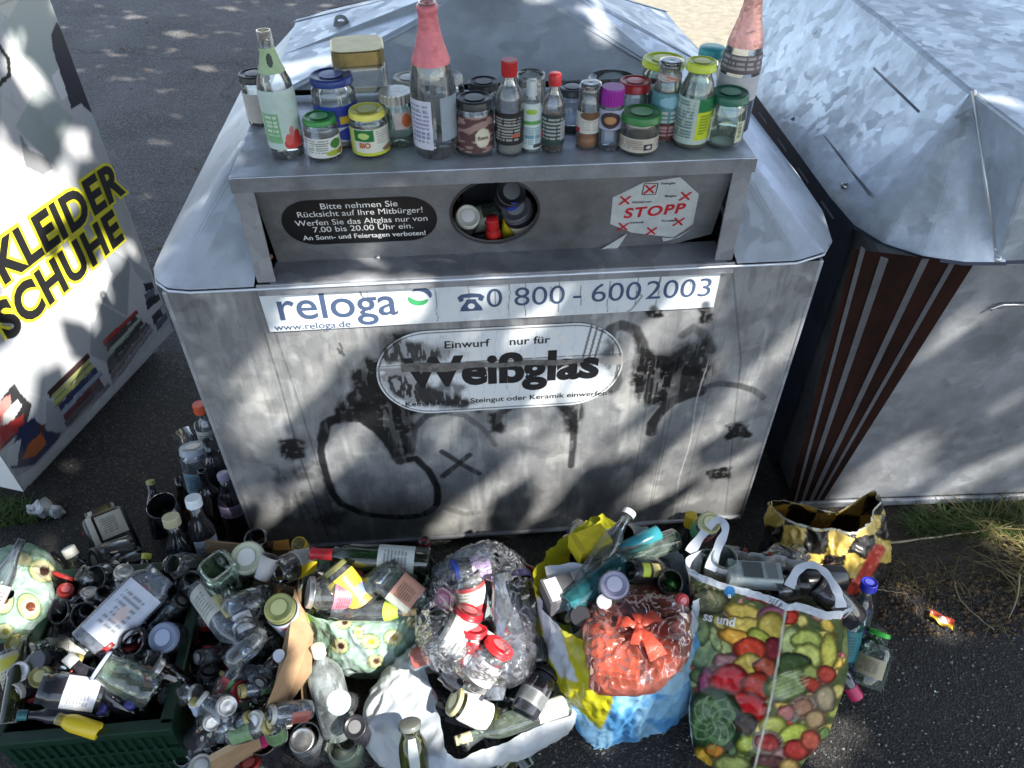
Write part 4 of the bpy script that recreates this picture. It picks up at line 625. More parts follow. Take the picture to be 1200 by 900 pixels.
# ================================================================== BAGS, CRATE, BOX
from mathutils.bvhtree import BVHTree
def cr(P, n, closed):
    P = np.array(P, float); m = len(P); segs = m if closed else m-1; ts = np.linspace(0, segs, n+1 if closed else n)[:n]; out = []
    for t in ts:
        i = min(int(t), segs-1); f = t-i; g = lambda k: P[k % m] if closed else P[min(max(k, 0), m-1)]
        a, b, c, d = g(i-1), g(i), g(i+1), g(i+2); out.append(.5*((2*b)+(-a+c)*f+(2*a-5*b+4*c-d)*f*f+(-a+3*b-3*c+d)*f**3))
    return np.array(out)
def to_px(P):
    q = P-np.array(CAM); k = q @ np.array(fwv); return 600+F*q[:, 0]/k, 450-F*(q @ np.array(upv))/k
def loft(name, rings, mt, parent, cols=None, M=150, N=60, amp=.006, freq=14, seed=0, fold=.5, radial=0):
    R3 = [cr([tuple(G(*p)) for p in rg], M, True) for rg in rings]; A = np.stack(R3, 0)
    A = np.stack([cr(A[:, i], N, False) for i in range(M)], 1)               # N x M x 3
    cen = A.mean(1, keepdims=True); rad = A-cen; rad[:, :, 2] *= .3; rad /= np.linalg.norm(rad, axis=2, keepdims=True)+1e-9
    s, t = np.meshgrid(np.arange(M)/M, np.linspace(0, 1, N)); Q = A.reshape(-1, 3); sh = Vector((seed*3.1, seed*1.7, 0)); f1 = freq; rdg = []
    for x, y, z in Q:
        v = Vector((x*f1, y*f1, z*f1*.42))+sh; w_ = mnoise.noise(v*.5)*1.2; n1 = abs(mnoise.noise(v+Vector((w_, w_, w_)))); n2 = abs(mnoise.noise(v*2.3+Vector((w_, 0, -w_)))); n3 = abs(mnoise.noise(v*5.1))
        rdg.append((.55-min(1, n1*2.2), .5-min(1, n2*2.2), .5-min(1, n3*2.2)))
    rdg = np.array(rdg).reshape(N, M, 3); d = rdg[:, :, 0]*amp*1.5+rdg[:, :, 1]*amp*.9*fold*2+rdg[:, :, 2]*amp*.35
    if radial: d = d*(.35+.65*(1-t))+radial*np.sin(s*2*np.pi*11+2.2*np.sin(s*12.6)+3*rdg[:, :, 0])*sst(.2, .8, t)*(1-sst(.93, 1, t))*.5
    A = A+rad*d[:, :, None]; A[:, :, 2] += (rdg[:, :, 1]*amp*.7+(d if radial else 0)*.8)*(t > .02); A[:, :, 2] = np.maximum(A[:, :, 2], .002)
    P = A.reshape(-1, 3); off = np.array(parent.location) if parent else np.zeros(3)
    px, py = to_px(P); me = grid(name, M, N, lambda u, v: P-off, mt, parent, True, (lambda U, V_, P_: cols(s.ravel(), t.ravel(), P, px, py)) if cols else None, closed=True)
    return me
def thing_at(name, u, v, label, cat, group=None): p = G(u, v, 0); return empty(name, p, label, cat, group)
def on_mesh(o, txt, u, v, size, mt, ang=0, bold=.02, name='lettering', off=.003):
    """press flat lettering onto a bag's skin"""
    mw = Matrix.Translation(o.parent.location) if o.parent else Matrix.Identity(4); bv = BVHTree.FromPolygons([mw @ q.co for q in o.data.vertices], [tuple(p.vertices) for p in o.data.polygons])
    V, Fc = text_vf(txt, size, bold=bold); out = []; ca, sa = math.cos(R(ang)), math.sin(R(ang))
    for x, y in V:
        d = ray(u+x*ca-y*sa, v-(x*sa+y*ca)).normalized(); h = bv.ray_cast(CAM, d)
        if h[0] is None: return
        out.append(mw.inverted() @ (h[0]-d*off))
    part(name, out, Fc, mt, o)
def bagmat(name, trans=.25, rough=.32, bump=.5, bs=22): return mat(name, attr=True, rough=rough, trans=trans, bump=bump, bscale=bs)
def Z(pts, z): return [(p[0], p[1], p[2] if len(p) > 2 else z) for p in pts]
def shade(c, px, py, s=6, k=.3, seed=3): c[:, :3] *= (1-k+2*k*fbm(px, py, s, seed))[:, None]
# --- fruit bag
fb = thing_at('shopping_bag', 890, 880, 'shopping bag printed with colourful fruit and vegetables, white band round its rim', 'bag')
def fruit(s, t, P, px, py):
    c = np.zeros((len(px), 4)); c[:] = (.10, .13, .05, 1)
    E = [(830, 705, 20, 12, 0, (.12, .13, .07)), (872, 718, 19, 8, -12, (.62, .45, .10)), (905, 722, 14, 10, 0, (.35, .12, .18)), (874, 733, 21, 8, -8, (.68, .52, .12)), (826, 765, 16, 17, 20, (.20, .27, .14)), (820, 738, 10, 14, 0, (.22, .28, .12)), (850, 760, 15, 6, -60, (.30, .36, .16)), (838, 748, 13, 5, -75, (.34, .40, .18)), (866, 748, 20, 8, -15, (.70, .36, .06)), (904, 735, 13, 15, 0, (.52, .40, .08)), (892, 750, 16, 8, -35, (.42, .46, .08)), (855, 778, 16, 10, -10, (.34, .17, .18)), (843, 790, 10, 8, 0, (.22, .12, .13)), (906, 762, 10, 12, 0, (.25, .03, .04)), (880, 762, 16, 12, -10, (.58, .06, .03)), (874, 780, 15, 11, 30, (.55, .40, .08)), (898, 782, 12, 9, 0, (.40, .07, .03)), (828, 803, 8, 16, 0, (.22, .03, .10)), (855, 803, 19, 20, 0, (.48, .01, .02)), (887, 805, 14, 15, 0, (.50, .04, .02)), (872, 830, 22, 16, -10, (.52, .01, .015)), (845, 822, 10, 8, 0, (.30, .01, .02)), (836, 846, 27, 31, 0, (.035, .09, .03)), (873, 848, 12, 10, 0, (.05, .03, .02)), (876, 872, 11, 8, 20, (.40, .46, .06)), (824, 890, 8, 12, 30, (.62, .36, .04)), (857, 896, 18, 8, 0, (.30, .34, .10)), (838, 880, 9, 6, 0, (.5, .2, .03)),
         (926, 752, 9, 15, -10, (.42, .48, .20)), (945, 750, 15, 10, 0, (.44, .50, .12)), (946, 770, 15, 13, 0, (.55, .58, .16)), (971, 764, 8, 18, 0, (.55, .50, .10)), (930, 780, 18, 12, 0, (.05, .09, .03)), (925, 802, 24, 15, 20, (.20, .26, .10)), (950, 788, 8, 6, 0, (.30, .34, .10)), (953, 803, 14, 6, -30, (.38, .05, .03)), (968, 790, 9, 8, 0, (.42, .06, .04)), (967, 818, 10, 13, 0, (.38, .30, .18)), (941, 829, 14, 11, 20, (.50, .36, .26)), (941, 829, 10, 8, 20, (.32, .16, .10)), (922, 836, 9, 8, 0, (.32, .08, .06)), (906, 850, 13, 10, 0, (.40, .40, .08)), (927, 860, 17, 8, 20, (.45, .50, .08)), (955, 843, 10, 9, 0, (.42, .28, .14)), (899, 870, 14, 11, 0, (.50, .38, .30)), (899, 870, 11, 8, 0, (.30, .03, .03)), (918, 886, 12, 9, 0, (.40, .22, .20)), (934, 880, 13, 10, 0, (.46, .05, .04)), (950, 868, 9, 10, 0, (.50, .10, .06)), (900, 893, 16, 7, 0, (.10, .04, .04)), (925, 900, 10, 8, 0, (.55, .35, .12)), (890, 908, 14, 9, 0, (.2, .25, .06))]
    rf = random.Random(12); pal = [(.42, .45, .10), (.50, .05, .03), (.55, .38, .08), (.10, .16, .05), (.30, .34, .14), (.34, .10, .12), (.60, .50, .15), (.45, .25, .2), (.2, .3, .1)]
    E = [(rf.uniform(808, 985), rf.uniform(695, 915), rf.uniform(4, 9), rf.uniform(3, 7), rf.uniform(-80, 80), rf.choice(pal)) for _ in range(260)]+E
    wob = 5*(fbm(px, py, 9, 5)-.5)
    for cx, cy, rx, ry, a, col in E:
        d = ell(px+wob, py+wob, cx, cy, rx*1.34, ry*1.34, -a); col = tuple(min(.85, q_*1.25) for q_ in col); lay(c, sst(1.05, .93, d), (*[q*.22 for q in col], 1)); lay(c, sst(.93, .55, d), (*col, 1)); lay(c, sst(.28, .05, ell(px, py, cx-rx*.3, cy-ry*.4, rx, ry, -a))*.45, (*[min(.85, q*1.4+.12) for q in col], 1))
    d = ell(px, py, 836, 846, 27, 31); an = np.arctan2(py-846, px-836); lay(c, (d < 1)*sst(.62, .8, np.sin(an*4+d*9+3*fbm(px, py, 10, 3))*.5+.5), (.12, .22, .09, 1)); lay(c, (d < 1)*sst(.85, .95, np.sin(an*9-d*14)*.5+.5)*.7, (.25, .34, .18, 1))
    d = ell(px, py, 925, 802, 24, 15, -20); lay(c, (d < 1)*(np.sin((px*.4+py)*1.3) > .2)*.6, (.40, .46, .22, 1)); sp = vn(px, py, 2.6, 8); lay(c, ((px < 845)*(py < 712))*(sp > .6)*.7, (.35, .33, .2, 1))
    c[:, :3] *= (.72+.56*fbm(px, py, 3.2, 44, 3))[:, None]; rim = t > .885+.0*s; front = s < .41
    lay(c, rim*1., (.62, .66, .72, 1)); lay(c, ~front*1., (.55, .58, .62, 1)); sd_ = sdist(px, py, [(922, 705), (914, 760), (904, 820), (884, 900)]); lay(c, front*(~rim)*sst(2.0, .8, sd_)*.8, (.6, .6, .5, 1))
    lay(c, front*sst(6.8, 6.0, np.hypot(px-855, py-693)), (.05, .22, .50, 1)); lay(c, front*rim*inpoly(px, py, [(902, 699), (918, 705), (915, 724), (900, 716)])*(np.sin(px*3.1-py*.6) > -.1)*.8, (.08, .09, .12, 1))
    for k in range(3): lay(c, front*rim*(sdist(px, py, [(811, 670+k*6), (822, 675+k*6)]) < 1.2)*.7, (.2, .3, .45, 1))
    shade(c, px, py); return c
rim = [(808, 664), (865, 688), (922, 705), (991, 717), (983, 690), (965, 668), (930, 656), (890, 648), (850, 641), (820, 645)]
mid = [(808, 745), (855, 778), (905, 800), (984, 792), (985, 755), (965, 735), (930, 720), (890, 715), (850, 708), (820, 712)]
bas = [(815, 880), (845, 905), (880, 925), (948, 890), (955, 850), (945, 825), (920, 812), (890, 805), (860, 805), (830, 835)]
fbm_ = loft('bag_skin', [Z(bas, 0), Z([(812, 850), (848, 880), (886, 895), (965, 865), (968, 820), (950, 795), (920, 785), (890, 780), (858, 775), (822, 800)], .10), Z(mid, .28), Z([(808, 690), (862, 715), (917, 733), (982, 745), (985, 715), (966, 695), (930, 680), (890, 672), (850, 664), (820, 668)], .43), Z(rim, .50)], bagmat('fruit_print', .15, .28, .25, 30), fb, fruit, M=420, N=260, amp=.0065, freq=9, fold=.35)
on_mesh(fbm_, "ss und", 843, 726, 15, WT, -12, .03); on_mesh(fbm_, "a", 855, 698, 9, WT, 0, .02)
def strap(name, pts, wd, mt, parent, cross=(0, 0, 1), th=.002):
    P = cr([tuple(G(*p)) for p in pts], 40, False); V = []; Fc = []; off = np.array(parent.location); tn = np.gradient(P, axis=0); cd = np.array([tuple((CAM-Vector(p)).normalized()) for p in P]); sd_ = np.cross(tn, cd); sd_ /= np.linalg.norm(sd_, axis=1)[:, None]
    for i, p in enumerate(P):
        w_ = sd_[i]*wd/2*(1-.35*math.sin(i/39*math.pi))*(1+.12*math.sin(i*.9))
        for a, b_ in ((-1, 0), (1, 0), (1, -1), (-1, -1)): V.append(Vector(p+w_*a+cd[i]*b_*th-off))
    for i in range(39): Fc += [tuple(4*i+k for k in (0, 1))+(4*i+5, 4*i+4), (4*i+1, 4*i+2, 4*i+6, 4*i+5), (4*i+2, 4*i+3, 4*i+7, 4*i+6), (4*i+3, 4*i, 4*i+4, 4*i+7)]
    return part(name, V, Fc, mt, parent, False)
WB = mat('white_band', (.60, .64, .72), .4, trans=.2, var=.1, vscale=25)
strap('handle', [(832, 668, .50), (842, 640, .53), (850, 622, .56), (846, 610, .57), (836, 612, .55), (822, 628, .52), (808, 648, .49)], .024, WB, fb)
strap('handle', [(925, 688, .50), (935, 668, .54), (952, 662, .56), (968, 672, .56), (982, 695, .54), (986, 712, .51)], .022, WB, fb)
# --- yellow, white and blue bag
yb = thing_at('plastic_bag', 735, 840, 'yellow and blue carrier bag full of glass with a red bag on top', 'bag')
def ycol(s, t, P, px, py):
    c = np.zeros((len(px), 4)); c[:] = (.10, .32, .62, 1); n_ = 6*(fbm(px, py, 20, 4)-.5)
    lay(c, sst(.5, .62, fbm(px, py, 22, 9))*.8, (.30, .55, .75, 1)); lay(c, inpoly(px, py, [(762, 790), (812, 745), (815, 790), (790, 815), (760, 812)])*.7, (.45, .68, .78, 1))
    Y = (.50, .47, .02, 1); lay(c, inpoly(px+n_, py, [(600, 600), (690, 600), (705, 700), (700, 770), (722, 806), (706, 856), (662, 818), (640, 790), (610, 760)])*1., Y)
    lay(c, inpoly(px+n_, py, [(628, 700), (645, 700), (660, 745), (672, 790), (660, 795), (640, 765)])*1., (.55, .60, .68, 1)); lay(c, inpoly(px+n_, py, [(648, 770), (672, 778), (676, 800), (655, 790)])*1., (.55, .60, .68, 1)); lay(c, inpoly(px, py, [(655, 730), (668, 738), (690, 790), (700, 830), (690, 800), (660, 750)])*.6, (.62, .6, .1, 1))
    lay(c, ((s > .28)*(s < .66)*(t > .80))*1., (.50, .58, .68, 1)); lay(c, ((s > .05)*(s < .30)*(t > .9)), (.50, .50, .03, 1)); shade(c, px, py, 10, .25); return c
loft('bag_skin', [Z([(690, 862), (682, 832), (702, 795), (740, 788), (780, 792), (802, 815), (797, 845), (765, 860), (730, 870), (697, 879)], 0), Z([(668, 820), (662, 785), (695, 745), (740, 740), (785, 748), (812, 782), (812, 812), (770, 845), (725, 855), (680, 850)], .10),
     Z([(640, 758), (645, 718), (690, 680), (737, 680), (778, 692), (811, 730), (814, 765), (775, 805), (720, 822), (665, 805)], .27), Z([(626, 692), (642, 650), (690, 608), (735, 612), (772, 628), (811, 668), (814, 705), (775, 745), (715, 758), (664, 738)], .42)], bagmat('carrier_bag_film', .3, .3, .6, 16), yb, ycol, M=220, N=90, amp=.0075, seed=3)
strap('handle', [(640, 672, .43), (668, 666, .45), (690, 668, .46), (699, 684, .46), (688, 696, .45), (664, 708, .44)], .030, WB, yb)
# --- red bag
rb = thing_at('plastic_bag', 750, 800, 'knotted red see-through plastic bag on the yellow and blue bag', 'bag')
RF = glassmat('red_film', (.95, .52, .44), .4, rough=.28, dirt=.46, dcol=(.66, .20, .14), bump=.2, bsc=30, film=1, gm=.7)
def blob_rings(out, levels, cen):
    rs = []
    for k, z in levels: rs.append([(cen[0]+(p[0]-cen[0])*k, cen[1]+(p[1]-cen[1])*k, z) for p in out])
    return rs
out = [(685, 735), (700, 702), (745, 688), (798, 698), (808, 722), (806, 765), (788, 792), (760, 812), (702, 812), (690, 780)]
loft('bag_skin', blob_rings(out, [(.82, .35), (1, .39), (.98, .44), (.78, .47), (.38, .472), (.06, .478)], (750, 738)), RF, rb, None, M=320, N=130, amp=.0045, seed=7, freq=20, radial=.008)
kn = G(748, 735, .487)-rb.location; KM = mat('red_knot', (.60, .09, .055), .35, trans=.35, bump=.4, bscale=60); b = MB(); b.ball(kn, .010, 7); b.build('knot', KM, rb, True)
for an, Lk, wk in ((-62, .075, .017), (-100, .04, .012), (35, .055, .014), (160, .045, .013), (85, .035, .012)):
    d_ = Vector((math.cos(R(an)), math.sin(R(an)), 0)); s_ = Vector((-d_.y, d_.x, 0)); V = []
    for k in range(9):
        f_ = k/8; c_ = kn+d_*Lk*f_+Vector((0, 0, .010*math.sin(f_*3.1)-.006*f_)); w_ = wk*(.25+1.0*f_**.7); V += [c_-s_*w_+Vector((0, 0, .003*math.sin(k*1.7))), c_+Vector((0, 0, .005)), c_+s_*w_+Vector((0, 0, .003*math.cos(k*2.1)))]
    part('tied_ear', V, [(3*k+j, 3*k+j+1, 3*k+j+4, 3*k+j+3) for k in range(8) for j in range(2)], KM, rb, True)
def carton(label, u, v, z, dx, dy, dz, rz, col, name='carton', labs=None, tilt=0, fromtop=True):
    p = G(u, v, z); M = Matrix.Translation(p) @ Matrix.Rotation(R(rz), 4, 'Z') @ Matrix.Rotation(R(tilt), 4, 'X'); t = empty(name, M, label, 'carton'); b = MB(); b.box(-dx/2, dx/2, -dy/2, dy/2, -dz, 0); b.build('body', cm(col, .6, var=.2, vscale=40), t, bevel=.003); 
    if labs:
        for x0, x1, y0, y1, c_ in labs: part('label', [(x0*dx, y0*dy, .0015), (x1*dx, y0*dy, .0015), (x1*dx, y1*dy, .0015), (x0*dx, y1*dy, .0015)], [(0, 1, 2, 3)], cm(c_, .5), t)
    b = MB(); b.box(-dx/2-.001, -dx/2+.012, -dy/2-.001, dy/2+.001, -dz*.98, .001); b.build('flap', cm(tuple(q*.7 for q in col), .6), t); return t
carton('brown box inside the red bag, left half', 722, 766, .455, .10, .105, .06, -8, (.30, .20, .16), labs=[(-.4, .4, -.4, .3, (.42, .30, .26))])
carton('upright dark box inside the red bag, right half', 775, 752, .455, .065, .10, .06, 20, (.26, .14, .12), labs=[(-.3, .4, -.3, .3, (.34, .2, .2))])
# --- white bag
wb = thing_at('plastic_bag', 540, 880, 'white plastic bag torn open, spilling green wine bottles, in front', 'bag')
def wcol_(s, t, P, px, py):
    c = np.zeros((len(px), 4)); c[:] = (.70, .73, .76, 1); lay(c, sst(.5, .75, fbm(px, py, 30, 4))*.5, (.48, .57, .72, 1)); lay(c, inpoly(px, py, [(508, 795), (522, 812), (516, 826), (506, 812)])*.8, (.5, .15, .18, 1)); return c
loft('bag_skin', [Z([(470, 800), (520, 790), (580, 795), (630, 800), (650, 825), (640, 850), (605, 872), (560, 892), (500, 910), (445, 890)], 0), Z([(452, 790), (510, 768), (580, 768), (642, 780), (672, 822), (664, 858), (622, 884), (572, 900), (490, 915), (426, 862)], .09),
     Z([(472, 768), (511, 760), (584, 763), (640, 772), (668, 808), (668, 846), (626, 874), (574, 892), (505, 902), (438, 830)], .17), Z([(488, 760), (512, 758), (586, 766), (630, 776), (646, 802), (650, 834), (614, 858), (568, 876), (527, 884), (508, 812)], .21)],
     mat('white_film', attr=True, rough=.35, trans=.35, bump=.7, bscale=14), wb, wcol_, M=300, N=110, amp=.0065, seed=11, freq=10)
# --- see-through bag of jars
tb = thing_at('plastic_bag', 560, 780, 'crinkled transparent plastic bag stuffed with jars and red lids', 'bag')
TF = glassmat('clear_film', (.93, .94, .95), .35, rough=.26, dirt=.11, dcol=(.6, .6, .68), bump=.15, bsc=26, film=1, gm=.75)
out = [(492, 765), (486, 722), (500, 682), (530, 652), (575, 637), (612, 658), (632, 700), (636, 752), (618, 798), (575, 806), (530, 795), (505, 782)]
loft('bag_skin', blob_rings(out, [(.9, .02), (1.0, .14), (1.0, .24), (.95, .31), (.78, .36), (.55, .365), (.42, .35)], (562, 712)), TF, tb, None, M=380, N=170, amp=.0065, seed=17, freq=20, radial=.007)
# --- avocado bags
def avo(A):
    def f(s, t, P, px, py):
        c = np.zeros((len(px), 4)); c[:] = (.36, .52, .42, 1); lay(c, sst(.5, .6, fbm(px, py, 18, 6))*.8, (.52, .62, .62, 1)); lay(c, sst(.62, .7, fbm(px, py, 9, 16))*.6, (.20, .40, .28, 1))
        for cx, cy, r, a, col in A:
            d = ell(px, py, cx, cy, r*1.25, r, a); lay(c, sst(1.12, 1.02, d), (.08, .18, .07, 1)); lay(c, sst(1.0, .92, d), (.55, .56, .28, 1)); lay(c, sst(.85, .6, d), (.62, .58, .38, 1)); lay(c, sst(1.05, .9, ell(px, py, cx+r*.15, cy, r*.48, r*.45)), (*col, 1))
        shade(c, px, py, 12, .2); return c
    return f
ab = thing_at('plastic_bag', 425, 770, 'mint plastic bag printed with avocados in the middle of the heap', 'bag', 'mint bags printed with avocados')
loft('bag_skin', [Z([(362, 765), (388, 790), (420, 795), (458, 790), (488, 765), (482, 735), (440, 722), (385, 728)], 0), Z([(352, 725), (378, 768), (420, 782), (467, 775), (500, 735), (492, 695), (440, 680), (378, 682)], .14), Z([(348, 695), (370, 728), (420, 742), (472, 735), (500, 705), (492, 662), (440, 645), (378, 650)], .26), Z([(350, 690), (368, 722), (420, 726), (470, 718), (496, 698), (490, 660), (440, 645), (380, 648)], .27)],
     bagmat('avocado_film', .3), ab, avo([(403, 729, 8, 0, (.10, .04, .02)), (434, 752, 9, 10, (.45, .42, .06)), (461, 747, 9, 0, (.40, .28, .08)), (398, 757, 9, 20, (.06, .02, .015)), (484, 730, 7, 30, (.3, .2, .05)), (440, 775, 8, 0, (.1, .04, .02)), (420, 741, 6, 90, (.5, .5, .1))]), M=220, N=80, amp=.006, seed=23)
ab = thing_at('plastic_bag', 30, 730, 'mint plastic bag printed with avocados at the left edge', 'bag', 'mint bags printed with avocados')
out = [(-45, 700), (-15, 655), (25, 640), (56, 652), (68, 688), (62, 716), (40, 738), (0, 752), (-40, 748)]
loft('bag_skin', blob_rings(out, [(.9, .0), (1.02, .14), (.98, .25), (.7, .32), (.35, .34), (.05, .345)], (12, 698)), bagmat('avocado_film_two', .3), ab, avo([(50, 669, 13, 15, (.05, .02, .012)), (34, 711, 13, 60, (.14, .04, .02)), (2, 702, 14, 80, (.10, .05, .02)), (28, 655, 8, 20, (.4, .4, .2)), (5, 740, 9, 0, (.3, .3, .05))]), M=200, N=80, amp=.006, seed=29)
# --- gold and black chequered bag
gb = thing_at('plastic_bag', 975, 680, 'crumpled gold and black chequered bag with red trim beside the right container', 'bag')
def chq(s, t, P, px, py):
    w1 = 7*(fbm(px, py, 25, 3)-.5); u = (px+w1*2-900)*.96+(py-590)*.30; v = (py+w1*2-590)*.96-(px-900)*.12; k = (np.floor(u/27)+np.floor(v/24)) % 2; c = np.zeros((len(px), 4)); c[:] = (.56, .40, .09, 1); lay(c, sst(.5, .7, fbm(px, py, 10, 8))*.5, (.66, .55, .25, 1)); lay(c, k, (.015, .013, .01, 1))
    lay(c, sst(9, 6, sdist(px, py, [(985, 700), (1008, 682), (1030, 645)])), (.50, .06, .04, 1)); lay(c, (t > .965)*1., (.5, .5, .42, 1)); return c
loft('bag_skin', [Z([(905, 645), (940, 650), (980, 655), (1015, 648), (1034, 668), (1008, 692), (965, 698), (918, 680)], 0), Z([(900, 615), (940, 618), (980, 622), (1022, 610), (1042, 655), (1012, 690), (965, 688), (912, 660)], .10), Z([(902, 598), (940, 600), (980, 606), (1024, 588), (1034, 625), (1010, 655), (962, 655), (912, 635)], .22), Z([(904, 588), (938, 590), (980, 600), (1023, 575), (1026, 596), (1003, 622), (962, 618), (916, 605)], .30)],
     mat('gold_foil_film', attr=True, rough=.35, metal=.1, bump=.4, bscale=20, trans=.1), gb, chq, M=240, N=90, amp=.009, seed=31)
# --- green crate
zc = .27; c0 = G(6, 868, zc); c1 = G(196, 851, zc); dx = (c1-c0); dl = dx.length; dx.normalize(); dy = Vector((-dx.y, dx.x, 0)); CM = Matrix(((dx.x, dy.x, 0, c0.x), (dx.y, dy.y, 0, c0.y), (0, 0, 1, 0), (0, 0, 0, 1)))
crt = empty('crate', CM, 'dark green plastic crate full of dark jars and bottles, lower left corner', 'crate'); GC = mat('crate_green', (.004, .024, .013), .4, var=.25, vscale=20); x0, dd = -.03, .42
for nm, bx_ in (('front_wall', (x0, dl, 0, .012)), ('back_wall', (x0, dl, dd, dd+.012)), ('left_wall', (x0, x0+.012, .012, dd)), ('right_wall', (dl-.012, dl, .012, dd))):
    b = MB(); b.box(*bx_, .01, zc-.03); X0_, X1_, Y0_, Y1_ = bx_; o = .008
    b.build(nm, GC, crt, bevel=.002)
    b = MB(); b.box(X0_-o, X1_+o, Y0_-o, Y1_+o, zc-.03, zc); b.build('rim', GC, crt, bevel=.004)
    if nm == 'front_wall':
        for k in range(16): b = MB(); b.box(x0+.02+k*(dl/16), x0+.028+k*(dl/16), -.007, 0, .03, zc-.031); b.build('rib', GC, crt)
        for zz in (.10, .17): b = MB(); b.box(x0, dl, -.0075, -.0003, zz, zz+.01); b.build('rib', GC, crt)
b = MB(); b.box(x0, dl, 0, dd, .0, .01); b.build('floor_panel', GC, crt)
# --- cardboard box
CBD = mat('cardboard', (.30, .195, .11), .85, var=.18, vscale=18, bump=.15, bscale=80); CB2 = mat('cardboard_edge', (.42, .31, .19), .8)
bx = thing_at('cardboard_box', 290, 860, 'torn open brown cardboard box holding clear jars, between crate and bags', 'box')
def panel(name, q, th=.006, par=bx, mt=CBD):
    P = [G(*p)-par.location for p in q]; n_ = (P[1]-P[0]).cross(P[2]-P[0]).normalized()*th; V = P+[p+n_ for p in P]; k = len(P); part(name, V, [tuple(range(k)), tuple(range(2*k-1, k-1, -1))]+[(i, (i+1) % k, (i+1) % k+k, i+k) for i in range(k)], mt, par)
panel('back_wall', [(240, 634, .27), (352, 646, .27), (356, 730, .0), (245, 725, .0)]); panel('right_wall', [(353, 640, .28), (346, 700, .28), (352, 800, .25), (356, 850, .02), (362, 730, .0)]); panel('left_wall', [(216, 752, .25), (232, 858, .22), (250, 895, .0), (225, 830, .0)])
panel('side_flap', [(345, 690, .35), (366, 742, .31), (364, 788, .27), (332, 834, .22), (300, 858, .22), (318, 812, .31), (336, 768, .34)]); panel('front_flap', [(246, 888, .24), (302, 858, .22), (308, 880, .1), (250, 912, .1)]); panel('front_flap_edge', [(244, 886, .245), (303, 853, .226), (304, 860, .22), (247, 893, .24)], .004, bx, CB2)
panel('divider', [(296, 682, .28), (345, 690, .28), (345, 720, .18), (296, 712, .18)]); panel('orange_label', [(320, 634, .285), (338, 632, .285), (340, 644, .27), (321, 645, .27)], .002, bx, cm((.6, .28, .06)))
# ================================================================== THE GLASS ON THE GROUND
def g(label, kind, u, v, z, az, el, rpx, L, glass='clear', cap=None, labs=(), fill=None, group=None, nm=None, foil=None, flat=1., roll=0, solid=None):
    p = G(u, v, z); r = rpx*depth(p)/F; d = Vector((math.cos(R(az))*math.cos(R(el)), math.sin(R(az))*math.cos(R(el)), math.sin(R(el)))); base = p-d*L
    if base.z < .004: base.z = .004
    ax = p-base; big = kind in ('jar', 'pot', 'round', 'ribbed', 'square', 'cup', 'tall', 'spice', 'bowl'); nm = nm or ('jar' if big else 'bottle')
    return vessel(nm, nm.replace('_', ' ') if nm != 'carton' else 'carton', label, kind, base, ax, r, ax.length, glass, cap, labs, fill, foil, group, roll, flat, False, 26, solid)
def lb(base=(.52, .52, .50), z0=.15, z1=.6, arc=170, rot=0, *marks, lines=1):
    m = [('lines', -.7, .5, .15, .85, tuple(q*.35 for q in base), 7)] if lines else []
    return dict(z0=z0, z1=z1, arc=arc, rot=rot, base=base, marks=m+list(marks))
GJ = 'jars and bottles left on the ground around the containers'; GD = 'dark jars and bottles piled in the green crate'
lidS = (SV, .13, 1.14, 'lid'); lidW = ((.6, .6, .56), .12, 1.3, 'plain')
D = 55
def filler(n, lab, grp, ur, vr, zr, gl, er=(15, 60), kinds=('jar', 'round', 'jar', 'ribbed'), r=(13, 18), L=(.08, .12)):
    for i in range(n):
        cp = random.choice([None, None, (SV, .12, 1.15, 'lid'), (BK, .12, 1.15, 'lid'), ((.5, .5, .46), .12, 1.12, 'lid'), ((.30, .02, .02), .12, 1.12, 'lid'), ((.32, .28, .1), .12, 1.12, 'lid')])
        lbs = [lb(random.choice([(.5, .5, .48), (.45, .42, .3), (.35, .1, .08), (.2, .3, .4), (.15, .25, .12)]), .12, random.uniform(.45, .7), random.choice([90, 150, 200]), random.uniform(-60, 60))] if random.random() < .4 else []
        g(lab, random.choice(kinds), random.uniform(*ur), random.uniform(*vr), random.uniform(*zr), random.uniform(0, 360), random.uniform(*er), random.uniform(*r), random.uniform(*L), random.choice(gl), cp, lbs, group=grp)
# left heap / crate
g('dark square bottle with cream label lying beside the avocado bag', 'square', 118, 600, .20, 125, 25, 24, .16, 'dark', None, [lb((.50, .48, .40), .35, .8, 60, 10), lb((.55, .52, .45), .02, .98, 12, -32, lines=0)], group=GJ, solid=cm((.012, .011, .012), .25))
g('orange bottle cap lying beside the dark square bottle', 'pot', 98, 620, .05, 200, 30, 7, .015, solid=cm((.65, .12, .02)), group=GJ, nm='stopper')
g('small water bottle with white cap left of the heap', 'sauce', 80, 643, .24, 130, 60, 14, .19, 'grey', lidW, group=GJ)
g('clear bottle lying on the left avocado bag', 'beer', 26, 632, .42, 75, 25, 12, .22, 'grey', None, [lb((.35, .33, .36), .1, .5)], group=GJ)
g('wide open dark jar next to the avocado bag', 'jar', 110, 678, .30, 250, D, 18, .11, 'dark', None, [lb((.4, .38, .45), .2, .5, 60)], group=GD)
g('open dark jar, left one of the pair below the avocado bag', 'jar', 68, 716, .29, 240, D, 18, .11, 'dark', None, [lb((.32, .36, .48), .1, .7)], group=GD)
g('open dark jar with red label, right one of the pair', 'jar', 98, 722, .29, 270, 50, 19, .12, 'dark', None, [lb((.50, .08, .06), .1, .65, 120, 15)], group=GD)
g('large clear flat bottle lying on the heap with its white label up', 'square', 190, 672, .33, 52, 14, 25, .22, 'blue', None, [lb((.46, .50, .60), .12, .78, 90, 0, ('ell', 0, .5, .3, .15, (.55, .45, .45)))], group=GJ, flat=.7)
